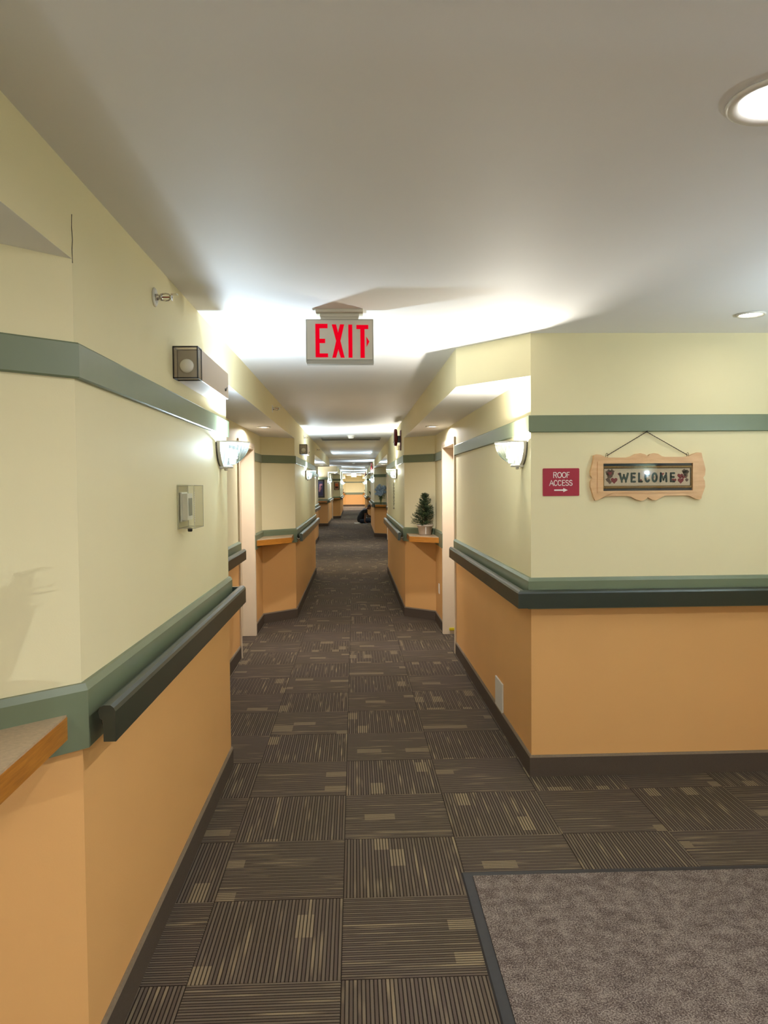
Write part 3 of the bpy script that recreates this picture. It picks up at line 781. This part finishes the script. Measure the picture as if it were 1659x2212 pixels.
def stroke_text(b, letters, y, z0, h, r, flat=1.):
    # letters: (glyph, x0, x1)
    for ch, x0, x1 in letters:
        for st in GLYPH[ch]:
            pts = []
            for a, c in zip(st[:-1], st[1:]):
                for q in (0, .5): pts.append((a[0]+(c[0]-a[0])*q, a[1]+(c[1]-a[1])*q))
            pts.append(st[-1]); P3 = [(x0+(x1-x0)*p[0], z0+h*p[1]) for p in pts]
            n = len(P3); vs = []; fs = []
            for i, p in enumerate(P3):
                a, c = P3[max(i-1,0)], P3[min(i+1,n-1)]; dx, dz = c[0]-a[0], c[1]-a[1]; l = math.hypot(dx, dz) or 1
                nx, nz = -dz/l*r, dx/l*r
                vs += [(p[0]+nx, y, p[1]+nz), (p[0]-nx, y, p[1]-nz), (p[0]-nx, y+.0012, p[1]-nz), (p[0]+nx, y+.0012, p[1]+nz)]
            for i in range(n-1):
                for j in range(4): fs.append((i*4+j, i*4+(j+1)%4, i*4+4+(j+1)%4, i*4+4+j))
            fs += [(0,1,2,3), tuple((n-1)*4+j for j in (3,2,1,0))]
            b.add(vs, fs)
            if flat > .5:
                for p in (P3[0], P3[-1]): plate([(p[0]+r*math.cos(2*PI*k/12), p[1]+r*math.sin(2*PI*k/12)) for k in range(12)], y, y+.0012, b)
                for p, q0, q1 in zip(P3[1:-1], P3[:-2], P3[2:]):
                    if abs((p[0]-q0[0])*(q1[1]-p[1])-(p[1]-q0[1])*(q1[0]-p[0])) > 1e-6: plate([(p[0]+r*math.cos(2*PI*k/12), p[1]+r*math.sin(2*PI*k/12)) for k in range(12)], y, y+.0012, b)
    return b
t = thing('roof_access_sign', 'crimson sign with white roof access lettering and arrow', 'sign', (1.130,4.16,1.6215))
plate(rrect(.1005,.0755,.006), -.004, 0).build('sign_plate', M_SIGNRED, t, fix=True)
M_LET = mat('white_lettering', '#e9e2dd', .5)
stroke_text(MB(), [('R',-.043,-.0235),('O',-.0205,.003),('O',.005,.0285),('F',.0315,.0465)], -.0052, .0245, .0285, .0021).build('roof_lettering', M_LET, t, fix=True)
stroke_text(MB(), [('A',-.064,-.042),('C',-.0405,-.0205),('C',-.0185,.0015),('E',.0055,.0215),('S',.024,.042),('S',.0445,.0625)], -.0052, -.0185, .0285, .0021).build('access_lettering', M_LET, t, fix=True)
ar = MB(); plate([(-.038,-.0475),(.012,-.0475),(.012,-.0545),(.037,-.0435),(.012,-.0325),(.012,-.0395),(-.038,-.0395)], -.0052, -.004, ar)
ar.build('arrow', M_LET, t, fix=True)

t = thing('welcome_plaque', 'scalloped maple framed welcome needlework hanging by a cord on the right wall', 'wall plaque', (1.604,4.16,1.6455))
kx = .000427
def C2(p): return ((p[0]-830)*kx, (650-p[1])*kx)
OUT = [(130,372),(165,356),(215,362),(260,385),(310,398),(440,400),(560,400),(610,385),(670,355),(730,345),(790,360),(830,385),(860,358),(910,345),(960,355),(1010,385),(1050,395),(1290,397),(1360,388),(1420,358),(1480,340),(1525,345),
       (1537,400),(1560,480),(1578,560),(1572,630),(1550,665),(1570,710),(1575,780),(1550,850),(1532,900),(1527,930),
       (1500,946),(1450,933),(1380,900),(1330,890),(1050,890),(1000,915),(940,948),(890,943),(830,910),(790,943),(740,956),(680,938),(610,900),(560,890),(310,890),(250,905),(190,938),(150,945),
       (128,900),(108,830),(88,770),(90,705),(112,660),(90,625),(88,570),(112,490),(130,420)]
def ring_plate(outer, inner, y0, y1, b):
    """plate with a rectangular hole: outer polygon fanned to the rectangle by angle"""
    n = len(outer); hw, hh = inner
    def proj(p):
        s = max(abs(p[0])/hw, abs(p[1])/hh); return (p[0]/s, p[1]/s)
    inn = [proj(p) for p in outer]; vs = []
    for y in (y0, y1):
        vs += [(x,y,z) for x,z in outer]; vs += [(x,y,z) for x,z in inn]
    fs = []
    for i in range(n):
        j = (i+1) % n
        fs += [(i,j,n+j,n+i), (2*n+i,3*n+i,3*n+j,2*n+j), (i,2*n+i,2*n+j,j), (n+i,n+j,3*n+j,3*n+i)]
    return b.add(vs, fs)
def refine(ps, cr):
    out = []
    for i, p in enumerate(ps):
        q = ps[(i+1) % len(ps)]
        m = max(1, int(math.hypot(q[0]-p[0], q[1]-p[1])/.018))
        for k in range(m): out.append((p[0]+(q[0]-p[0])*k/m, p[1]+(q[1]-p[1])*k/m))
    for sx in (-1, 1):
        for sz in (-1, 1):
            # insert a vertex on the diagonal so that the hole keeps its corner
            hw, hh = cr; best = None
            for i in range(len(out)):
                a, c = out[i], out[(i+1) % len(out)]
                fa, fc = a[0]*sz*hh - a[1]*sx*hw, c[0]*sz*hh - c[1]*sx*hw
                if fa*fc <= 0 and a[0]*sx > 0 and a[1]*sz > 0:
                    t_ = fa/(fa-fc) if fa != fc else 0; best = (i, (a[0]+(c[0]-a[0])*t_, a[1]+(c[1]-a[1])*t_)); break
            if best: out.insert(best[0]+1, best[1])
    return out
outline = refine([C2(p) for p in OUT], (.273,.080))
fr = MB(); ring_plate(outline, (.273,.080), -.022, 0, fr); fr.build('frame', M_MAPLE, t, bevel=.0025, fix=True)
lip = MB(); ring_plate(rrect(.279,.086,.002,1), (.268,.0745), -.026, -.010, lip); lip.build('inner_lip', M_MAPLE, t, fix=True)
MB().box(-.274,.274,-.008,-.003,-.081,.081).build('mat_board', M_NAVY, t)
M_ROPE = mat('dark_gold_rope', '#86652c', .4, noise=.4, nscale=160)
rp = MB(); RW, RH = .247, .055
def rope(b, a, c, r=.0042, pitch=.012):
    L_ = math.hypot(c[0]-a[0], c[1]-a[1]); n = max(4, int(L_/.003))
    for ph in (0, PI):
        pts = []
        for k in range(n+1):
            f = k/n; th = 2*PI*f*L_/pitch+ph; ux, uz = (c[0]-a[0])/L_, (c[1]-a[1])/L_
            pts.append((a[0]+(c[0]-a[0])*f-uz*math.cos(th)*r*.7, -.013+math.sin(th)*r*.7, a[1]+(c[1]-a[1])*f+ux*math.cos(th)*r*.7))
        b.tube(pts, r*.85, 5)
for a, c in (((-RW,-RH),(RW,-RH)),((RW,-RH),(RW,RH)),((RW,RH),(-RW,RH)),((-RW,RH),(-RW,-RH))): rope(rp, a, c, .0055)
rp.build('rope_border', M_ROPE, t)
M_CANVAS = mat('cream_needlework_canvas', '#c9b79c', .8, noise=.22, nscale=260, bump=.3, bscale=500)
MB().box(-.238,.238,-.011,-.008,-.047,.047).build('canvas', M_CANVAS, t)
stroke_text(MB(), [(c, (a+12-830)*kx, (b-12-830)*kx) for c, a, b in (('W',462,590),('E',608,687),('L',705,777),('C',790,872),('O',884,966),('M',984,1098),('E',1120,1197))],
            -.0124, (650-708)*kx, 104*kx, .0056, 1.).build('lettering', mat('teal_thread', '#1d3a38', .8, noise=.25, nscale=200), t, fix=True)
M_ROSE = mat('wine_red_thread', '#7a1d2a', .8, noise=.2, nscale=200); M_BRN = mat('brown_thread', '#5d4438', .8, noise=.3, nscale=150)
def heart(b, cx, cz, r):
    pts = []
    for k in range(20):
        a = 2*PI*k/20; pts.append((cx+r*.062*16*math.sin(a)**3, cz+r*.062*(13*math.cos(a)-5*math.cos(2*a)-2*math.cos(3*a)-math.cos(4*a))))
    plate(pts, -.0122, -.011, b)
hb = MB()
for c in ((400,690,.019),(345,600,.012),(1260,640,.017),(1265,700,.017),(1300,655,.010),(470,612,.010),(1030,612,.008),(1180,695,.013),(740,690,.008),(640,650,.010),(905,655,.008)): heart(hb, (c[0]-830)*kx, (650-c[1])*kx, c[2])
hb.build('red_motifs', M_ROSE, t, fix=True)
bb = MB()
for cx, cz, rr in ((345,615,.020),(330,590,.017),(370,580,.014),(320,680,.012),(345,710,.010),(1330,600,.016),(1310,580,.012),(1350,585,.010),(1330,640,.012),(1345,690,.009)):
    plate([((cx-830)*kx+rr*(1+.22*math.sin(5*a))*math.cos(a), (650-cz)*kx+rr*.9*(1+.22*math.cos(4*a))*math.sin(a)) for a in [2*PI*k/16 for k in range(16)]], -.0118, -.011, bb)
bb.build('brown_motifs', M_BRN, t, fix=True)
MB().box(-.268,.268,-.0195,-.0185,-.0745,.0745).build('glazing', M_PICGLASS, t)
cord = MB(); NZ = (650-72)*kx
for sx in (-1, 1):
    a, c = (sx*.224, .118), (-.004, NZ); n = 60; L_ = math.hypot(c[0]-a[0], c[1]-a[1])
    for ph in (0, PI):
        pts = [(a[0]+(c[0]-a[0])*k/n+math.cos(.9*k+ph)*.0014, -.012+math.sin(.9*k+ph)*.0014, a[1]+(c[1]-a[1])*k/n) for k in range(n+1)]
        cord.tube(pts, .0017, 5)
    lo = [(sx*.224+.016*math.cos(q)*.35*sx, -.012, .118+.014*math.sin(q)) for q in [2*PI*k/12 for k in range(13)]]; cord.tube(lo, .0012, 5)
cord.build('hanging_cord', mat('brown_black_cord', '#3a2c1c', .7, noise=.5, nscale=350), t)
nl = MB(); nl.tube([(-.004,-.002,NZ-.002),(-.004,-.022,NZ+.004)], .0028, 8); nl.build('nail', M_BLACK, t)

# ------------------------------------------------------------------ wall plates
tag(MB().box(.955,.965,4.95,5.20,.05,.305).build('access_cover', M_WHITEMETAL, None, bevel=.003), 'white metal cover plate low on the right wall at the brown carpet base', 'wall plate')
t = thing('wall_outlet', 'white electrical outlet low in the right alcove below the shelf', 'outlet', (.965,8.73,.43))
MB().box(-.006,0,-.036,.036,-.058,.058).build('cover_plate', M_WHITE, t, bevel=.002)
q = MB(); q.box(-.008,-.005,-.016,.016,.006,.038); q.box(-.008,-.005,-.016,.016,-.038,-.006); q.build('socket', M_WHITE, t)
t = thing('wall_chain', 'beaded dark chain hanging from a white hook under the warm right sconce', 'hanging chain', (.62,11.5,1.67))
hk = MB(); hk.box(-.02,0,-.02,.02,-.01,.035); hk.tube([(-.015,0,0),(-.026,0,-.008),(-.024,0,.004)], .004, 6); hk.build('hook', M_WHITE, t)
M_CHAIN = mat('dark_bronze_chain', '#4a4233', .4, metal=.6)
for i in range(15):
    lk = MB(); z = -.022-i*.0235
    pts = [((-.024+.0 if i % 2 else -.024)+(.008*math.cos(a) if i % 2 else 0), (0 if i % 2 else .008*math.cos(a)), z+.0125*math.sin(a)) for a in [2*PI*k/12 for k in range(13)]]
    lk.tube(pts, .0034, 6); lk.build('link', M_CHAIN, t)
tz = MB(); tz.lathe([(.001,-.408),(.014,-.405),(.010,-.385),(.003,-.372)], 10, M=Matrix.Translation((-.024,0,0))); tz.build('tassel', mat('grey_tassel', '#8d8672', .8), t)

# ------------------------------------------------------------------ ceiling bits
def smoke(loc, label):
    t = thing('smoke_detector', label, 'smoke detector', loc, 0, 'round ceiling smoke detectors')
    MB().lathe([(.062,0),(.062,-.014),(.058,-.018)], 28).build('base', M_WHITE, t)
    MB().lathe([(.052,-.018),(.05,-.034),(.04,-.05),(.022,-.054),(.001,-.054)], 28).build('dome', M_WHITE, t)
smoke((-.04,12.4,CEIL), 'white smoke detector in front of the ceiling grille')
smoke((-.01,26.8,CEIL), 'second smoke detector, far down the corridor ceiling')
smoke((.0,36.5,CEIL), 'third smoke detector, small and dim before the far exit sign')
t = thing('ceiling_grille', 'long slotted return air grille across the corridor ceiling', 'ceiling vent', (-.04,13.25,CEIL))
g = MB(); g.box(-.5,.5,-.24,-.22,-.02,0); g.box(-.5,.5,.22,.24,-.02,0); g.box(-.5,-.48,-.22,.22,-.02,0); g.box(.48,.5,-.22,.22,-.02,0); g.build('frame', M_VENT, t)
MB().box(-.48,.48,-.22,.22,-.002,0).build('backing', M_BLACK, t)
for i in range(10):
    MB().box(-.48,.48,-.004,.004,-.018,-.002, M=Matrix.Translation((0,-.2+i*.044,0)) @ Matrix.Rotation(.5,4,'X')).build('slat', M_VENT, t)

# ------------------------------------------------------------------ walk-off mat
t = thing('entrance_mat', 'grey brown looped walk-off mat with black rubber edging at the lower right', 'floor mat', (2.2,1.2,0))
bd = MB(); x0, x1, y0, y1, ew = -1.783, 1.6, -2.0, 1.912, .042
bd.add([(x0,y0,0),(x1,y0,0),(x1,y1,0),(x0,y1,0),(x0+.006,y0+.006,.006),(x1-.006,y0+.006,.006),(x1-.006,y1-.006,.006),(x0+.006,y1-.006,.006)],
       [(0,3,2,1),(0,1,5,4),(1,2,6,5),(2,3,7,6),(3,0,4,7),(4,5,6,7)]); bd.build('rubber_border', M_RUBBER, t)
pl = MB(); pl.box(x0+ew, x1-ew, y0+ew, y1-ew, .006, .011); pl.build('loop_pile', M_LOOP, t, bevel=.002)
t.rotation_euler = (0,0,-.006)

# ------------------------------------------------------------------ plants and flowers
def leaf_mat(name, a, b):
    m, N, L, P = new_mat(name); oi = N.new('ShaderNodeTexCoord'); n = N.new('ShaderNodeTexNoise'); n.inputs['Scale'].default_value = 60
    L.new(oi.outputs['Object'], n.inputs['Vector']); cr = N.new('ShaderNodeValToRGB'); cr.color_ramp.elements[0].color = lin(a); cr.color_ramp.elements[1].color = lin(b)
    cr.color_ramp.elements[0].position = .35; cr.color_ramp.elements[1].position = .65
    L.new(n.outputs[0], cr.inputs[0]); L.new(cr.outputs[0], P.inputs['Base Color']); P.inputs['Roughness'].default_value = .6
    return m
M_FIR = leaf_mat('dark_fir_needles', '#1c2a14', '#3f4f2a'); M_LEAF = leaf_mat('green_leaves', '#243a1b', '#4c6a35')
M_BARK = mat('brown_bark', '#3d2c1d', .9, noise=.3, nscale=60)
rnd = random.Random(11)
t = thing('potted_tree', 'small artificial fir tree in a grey tapered pot on the right alcove shelf', 'potted plant', (.835,9.035,1.03))
pot = MB(); n = 24
pot.lathe([(.066,0),(.071,.004),(.088,.098),(.094,.1),(.097,.104),(.097,.118),(.092,.122),(.086,.118),(.083,.1),(.001,.1)], 28); pot.build('pot', mat('greige_pot', '#b8a794', .45, noise=.08, nscale=25), t)
MB().lathe([(.068,-.0005),(.070,.006)], 28, cap=False).build('pot_foot', M_BLACK, t)
MB().box(-.004,.003,-.003,.001,.012,.096, M=Matrix.Translation((0,-.079,0)) @ Matrix.Rotation(.16,4,'X')).build('pot_seam', M_WHITE, t)
MB().tube([(0,0,.1),(.004,0,.3),(.0,0,.46)], [.011,.007,.003], 7).build('trunk', M_BARK, t)
fo_ = MB()
for i in range(230):
    f = rnd.random()**.85; z = .105+.36*f; Lb = (.150*(1-f)**.8+.030)*rnd.uniform(.72,1.12); az = (rnd.uniform(0, 2*PI) if i % 4 else rnd.uniform(.9*PI, 1.6*PI)); el_ = rnd.uniform(-.1,.55)+.6*f
    d = Vector((math.cos(az)*math.cos(el_), math.sin(az)*math.cos(el_), math.sin(el_))); p0 = Vector((0,0,z))
    e1 = p0+d*Lb
    if e1.x > .092: e1.x = .092
    s_ = (.835+e1.x+9.035+e1.y-(9.435+.62))/math.sqrt(2)
    if s_ > -.035: e1 -= Vector((1,1,0))*((s_+.035)/math.sqrt(2))
    d = e1-p0; Lr = d.length; d.normalize()
    a = d.cross(Vector((0,0,1))).normalized(); b_ = d.cross(a)
    nn = int(6+Lr*85)
    for k in range(nn):
        q = p0+d*Lr*(.15+.85*k/nn); th = k*2.4; dv = (a*math.cos(th)+b_*math.sin(th))*.8+d*.75; dv.normalize(); ln = rnd.uniform(.016,.028)
        sd = dv.cross(d).normalized()*.0026
        tip = q+dv*ln
        fo_.add([q-sd, q+sd, tip+sd*.6, tip-sd*.6], [(0,1,2,3)])
    fo_.tube([p0, e1], [.0022,.0012], 4)
o = fo_.build('foliage', M_FIR, t); o['kind'] = 'stuff'

t = thing('flower_vase', 'bunch of pale blue hydrangeas in a clear glass vase on the far right shelf', 'flower vase', (.84,24.03,1.03))
MB().lathe([(.001,0),(.05,0),(.055,.01),(.045,.08),(.05,.17),(.065,.235),(.06,.235),(.045,.17),(.04,.08),(.045,.012),(.001,.012)], 24, cap=False).build('vase', M_CLEAR, t)
st = MB(); hd = MB(); lv = MB(); rnd = random.Random(4)
M_BLUE = leaf_mat('pale_blue_petals', '#55708a', '#c3d8ea')
heads = []
for i in range(30):
    az = rnd.uniform(0,2*PI); r = rnd.uniform(.03,.19); z = .36+rnd.uniform(0,.26)-r*.3
    x, y = r*math.cos(az)*.92, -abs(r*math.sin(az))*.7
    x = max(-.19, min(x, .12)); heads.append((x, y, z)); st.tube([(0,0,.02),(x*.3,y*.3,.24),(x,y,z)], .003, 5)
st.build('stems', M_LEAF, t)
for (x, y, z) in heads:
    h = MB()
    for k in range(34):
        u_, v_ = rnd.uniform(-1,1), rnd.uniform(0,2*PI); q = math.sqrt(1-u_*u_); c = Vector((x+.056*q*math.cos(v_), y+.056*q*math.sin(v_), z+.05*u_))
        nrm = Vector((q*math.cos(v_), q*math.sin(v_), u_)); a = nrm.cross(Vector((.3,.2,1))).normalized(); b_ = nrm.cross(a); s_ = rnd.uniform(.011,.017)
        h.add([c+a*s_, c+b_*s_, c-a*s_, c-b_*s_, c+nrm*.004], [(0,1,4),(1,2,4),(2,3,4),(3,0,4)])
    h.ball((x,y,z), .05, .05, .044, 8, 6); h.build('flower_head', M_BLUE, t)
for i in range(22):
    az = rnd.uniform(0,2*PI); r = rnd.uniform(.06,.15); z = .22+rnd.uniform(-.06,.16); p = Vector((max(-.17,min(.11,r*math.cos(az))), -abs(r*math.sin(az))*.7, z)); d = Vector((p.x, p.y, rnd.uniform(-.12,.06))).normalized()*.08
    sd = d.cross(Vector((0,0,1))).normalized()*.022; lv.add([p-d*.5, p+sd, p+d*.7, p-sd], [(0,1,2,3)]); lv.tube([(0,0,.18), p], .002, 4)
o = lv.build('leaves', M_LEAF, t)

def small_plant(loc, label, potc, leafm, h, n, spread, seed, name='potted_plant', w=.022):
    r_ = random.Random(seed); t = thing(name, label, 'potted plant', loc)
    MB().lathe([(.06,0),(.085,.06),(.09,.13),(.095,.14),(.085,.14),(.08,.12),(.001,.12)], 18).build('pot', potc, t)
    for i in range(n):
        az = 2*PI*i/n+r_.uniform(-.3,.3); L_ = h*r_.uniform(.7,1.1)
        c = Vector((math.cos(az)*spread, -abs(math.sin(az))*spread*.7, 0)); ps = [Vector((0,0,.12)), Vector((0,0,.12))+c*.5+Vector((0,0,L_*.75)), Vector((0,0,.12))+c*1.1+Vector((0,0,L_*.8))]
        sd = c.cross(Vector((0,0,1))).normalized()
        m = MB(); vs = [ps[0]-sd*w*.3, ps[0]+sd*w*.3, ps[1]+sd*w, ps[1]-sd*w, ps[2]]; m.add(vs, [(0,1,2,3),(3,2,4)]); m.build('leaf', leafm, t)
    return t
small_plant((.84,38.66,1.03), 'leafy green plant in a white pot on the far right shelf', M_CERAMIC, M_LEAF, .26, 14, .17, 3)
small_plant((-.88,62.2,1.03), 'reddish brown plant on the end wall shelf at left', mat('terracotta', '#7a4a30', .7), mat('russet_leaves', '#7d5a36', .7), .30, 14, .10, 5)
t = thing('lantern', 'dark lantern on the end wall shelf at right', 'lantern', (.87,62.2,1.03))
b = MB(); b.box(-.06,.06,-.06,.06,0,.02); b.box(-.065,.065,-.065,.065,.21,.23)
for sx in (-1,1):
    for sy in (-1,1): b.box(sx*.05-.006,sx*.05+.006,sy*.05-.006,sy*.05+.006,.02,.21)
b.lathe([(.06,.23),(.02,.28),(.001,.285)], 4); b.build('lantern_frame', M_BLACK, t)
MB().lathe([(.03,.02),(.03,.12),(.001,.122)], 14).build('candle', M_CERAMIC, t)
# plant on the near shelf, outside the left picture edge: throws the leafy shadow on the niche wall
small_plant((-.875,1.60,1.03), 'leafy plant on the near oak shelf just outside the left picture edge', M_CERAMIC, M_LEAF, .36, 26, .10, 9, w=.036)

# ------------------------------------------------------------------ pictures
def picture(loc, rz, w, h, fm, label, parts, fw=.03):
    t = thing('framed_picture', label, 'picture', loc, rz, None)
    fr = MB()
    fr.box(-w/2,w/2,-.025,0,h/2-fw,h/2); fr.box(-w/2,w/2,-.025,0,-h/2,-h/2+fw); fr.box(-w/2,-w/2+fw,-.025,0,-h/2+fw,h/2-fw); fr.box(w/2-fw,w/2,-.025,0,-h/2+fw,h/2-fw)
    fr.build('frame', fm, t)
    for nm, x0, x1, z0, z1, y, m in parts: MB().box(x0,x1,y,-.002,z0,z1).build(nm, m, t)
    return t
M_PIC1 = leaf_mat('violet_blue_print', '#2c2a48', '#4a4668')
p = picture((-1.52,31.2,1.52), 0, .66, .72, M_BLACK, 'tall dark framed print of a pink figure on violet, left wall end',
        [('print', -.27,.27,-.30,.30,-.008,M_PIC1)], .055)
fg = MB(); fg.ball((.16,-.008,.02), .05,.004,.075, 12, 8); fg.ball((.16,-.008,.12), .032,.004,.036, 12, 8); fg.ball((.13,-.008,-.08), .035,.004,.05, 10, 7); fg.ball((.19,-.008,.16),.07,.003,.04,10,6)
fg.build('figure', mat('dusty_pink_print', '#b07a86', .6, noise=.3, nscale=40), p)
ang = math.atan2(.4, .38)
picture((-.875,38.905,1.63), ang*0.0+math.atan2(39.1-38.7, -.69+1.07), .34, .40, M_DARKWOOD, 'small square framed sunset picture on the left above its shelf',
        [('mat_border', -.14,.14,-.17,.17,-.006,mat('peach_mat','#c98f6c',.7)), ('sky', -.10,.10,-.02,.12,-.009,mat('orange_sky','#d5622c',.7,noise=.2,nscale=20)), ('dark_land', -.10,.10,-.12,-.02,-.009,mat('dark_land','#3c2118',.7,noise=.3,nscale=30))], .025)

# ------------------------------------------------------------------ the seated person
def skinned(name, pts, edges, radii, m, parent, root=0, sub=2):
    me = bpy.data.meshes.new(name); me.from_pydata(pts, edges, []); me.materials.append(m)
    o = bpy.data.objects.new(name, me); COL.objects.link(o); o.parent = parent
    sk = o.modifiers.new('skin', 'SKIN'); sk.use_smooth_shade = True
    for i, r in enumerate(radii):
        v = me.skin_vertices[0].data[i]; v.radius = (r, r) if not isinstance(r, tuple) else r; v.use_root = (i == root)
    ss = o.modifiers.new('subd', 'SUBSURF'); ss.levels = sub; ss.render_levels = sub
    return o
M_SKIN = mat('brown_skin', '#6e4632', .55); M_HAIR = mat('black_hair', '#0d0a09', .6, noise=.3, nscale=80)
M_TEE = mat('black_cotton', '#0d0d10', .85, noise=.2, nscale=60); M_JEANS = mat('dark_blue_denim', '#1c2634', .85, noise=.25, nscale=120)
person = thing('person', 'person in black t-shirt and dark jeans sitting on the carpet with head bowed', 'person', (0,33.3,0))
# body: one continuous skin surface  (x right, y depth, z up)
B = [(.27,0,.13),(.30,0,.27),(.40,0,.44),(.49,0,.57),(.545,0,.635),(.60,0,.675),(.655,0,.70),          # 0-6 pelvis..head
     (.49,-.17,.56),(.475,-.21,.31),(.445,-.22,.07),                                                     # 7-9 near arm
     (.50,.17,.56),(.59,.19,.36),(.69,.11,.31),                                                         # 10-12 far arm
     (.27,-.10,.11),(.66,-.20,.10),(.86,-.02,.06),(.27,.10,.11),(.70,.20,.15),(.88,.16,.06)]            # 13-18 legs
Ed = [(0,1),(1,2),(2,3),(3,4),(4,5),(5,6),(3,7),(7,8),(8,9),(3,10),(10,11),(11,12),(0,13),(13,14),(14,15),(0,16),(16,17),(17,18)]
Rd = [.085,.10,.11,.10,.055,.052,.085,.055,.042,.03,.055,.042,.03,.055,.05,.035,.055,.05,.035]
body = skinned('body', B, Ed, Rd, M_SKIN, person)
hm = MB(); R_ = Matrix.Translation((.665,0,.715)) @ Matrix.Rotation(.75, 4, 'Y')
hm.ball((0,0,0), .088,.072,.108, 16, 12, M=R_); hm.ball((.03,0,-.06), .055,.05,.06, 12, 8, M=R_)
hm.ball((.092,0,-.02), .016,.013,.022, 8, 6, M=R_)
for s in (-1,1): hm.ball((-.005,s*.073,-.01), .022,.010,.032, 8, 6, M=R_)
hm.ball((.080,0,-.062), .012,.026,.008, 8, 5, M=R_); hm.build('head', M_SKIN, person)
ey = MB()
for s in (-1,1): ey.ball((.078,s*.03,.012), .010,.013,.009, 8, 6, M=R_)
ey.build('eyes', M_BLACK, person)
hr_ = MB(); hr_.ball((-.014,0,.018), .092,.079,.104, 16, 12, M=R_); hr_.ball((.02,0,.07), .066,.066,.045, 12, 8, M=R_); hr_.build('hair', M_HAIR, person)
def hand(name, base, d, n, size=1.):
    """palm and five separate bent fingers; d: pointing direction, n: palm normal"""
    base, d, n = Vector(base), Vector(d).normalized(), Vector(n).normalized(); s = d.cross(n).normalized(); pts = [base, base+d*.05*size, base+d*.085*size]; ed = [(0,1),(1,2)]; rd = [.026,.034,.03]
    for k, (ln, off) in enumerate(((.072,-.032),(.082,-.011),(.078,.011),(.062,.032))):
        r0 = base+d*.085*size+s*off; i = len(pts); pts += [r0, r0+d*ln*.55+n*.008, r0+d*ln*.95+n*.028]; ed += [(2,i),(i,i+1),(i+1,i+2)]; rd += [.0105,.0095,.008]
    i = len(pts); t0 = base+d*.03+s*-.034; pts += [t0, t0+(d*.6-s*.6)*.045, t0+(d*.9-s*.45)*.075]; ed += [(1,i),(i,i+1),(i+1,i+2)]; rd += [.013,.011,.009]
    return skinned(name, [tuple(p) for p in pts], ed, rd, M_SKIN, person, sub=1)
hand('hand', (.445,-.22,.075), (.55,-.1,-.35), (0,0,-1)); hand('hand', (.69,.11,.31), (.9,-.3,-.15), (0,-.4,-1))
skinned('t_shirt', [(.235,0,.015),(.262,0,.25),(.385,0,.44),(.485,0,.57),(.53,0,.625),(.49,-.175,.555),(.478,-.21,.42),(.50,.175,.555),(.545,.19,.45)],
        [(0,1),(1,2),(2,3),(3,4),(3,5),(5,6),(3,7),(7,8)], [.158,.158,.156,.152,.088,.075,.068,.075,.068], M_TEE, person)
skinned('jeans_seat', [(.22,0,.10),(.34,0,.12),(.42,0,.13)], [(0,1),(1,2)], [.10,.11,.10], M_JEANS, person)
for nm, pts in (('jeans_leg', [(.22,-.10,.10),(.50,-.16,.10),(.66,-.20,.10),(.74,-.12,.085),(.84,-.03,.07)]), ('jeans_leg', [(.22,.10,.115),(.5,.15,.14),(.70,.20,.15),(.79,.18,.11),(.88,.165,.075)])):
    skinned(nm, pts, [(i,i+1) for i in range(4)], [.105,.092,.078,.066,.058], M_JEANS, person)
for c in ((.90,-.06,.055),(.95,.12,.055)):
    sh = MB(); sh.ball((c[0],c[1],c[2]), .085,.045,.045, 14, 8); sh.build('shoe', M_BLACK, person)
    sl = MB(); sl.box(c[0]-.085,c[0]+.085,c[1]-.045,c[1]+.045,.004,.024); sl.build('shoe_sole', M_WHITE, person, bevel=.01)
tag(MB().box(.845,.985,33.36,33.40,.27,.41).build('tablet', M_BLACK, None, bevel=.004), 'black handheld device held by the seated person', 'device')
def sheet(name, poly, z, m, label):
    return tag(MB().prism(poly, z, z+.003).build(name, m), label, 'paper')
sheet('paper_sheet', [(-.02,33.62),(.20,33.66),(.26,33.42),(.05,33.36)], .001, mat('white_paper', '#d9d8d0', .8), 'white paper sheet on the carpet behind the seated person')
sheet('paper_folder', [(.36,32.95),(.56,32.93),(.57,32.78),(.37,32.79)], .001, mat('pale_blue_paper', '#8fb0c0', .8), 'pale blue folder on the carpet in front of the seated person')
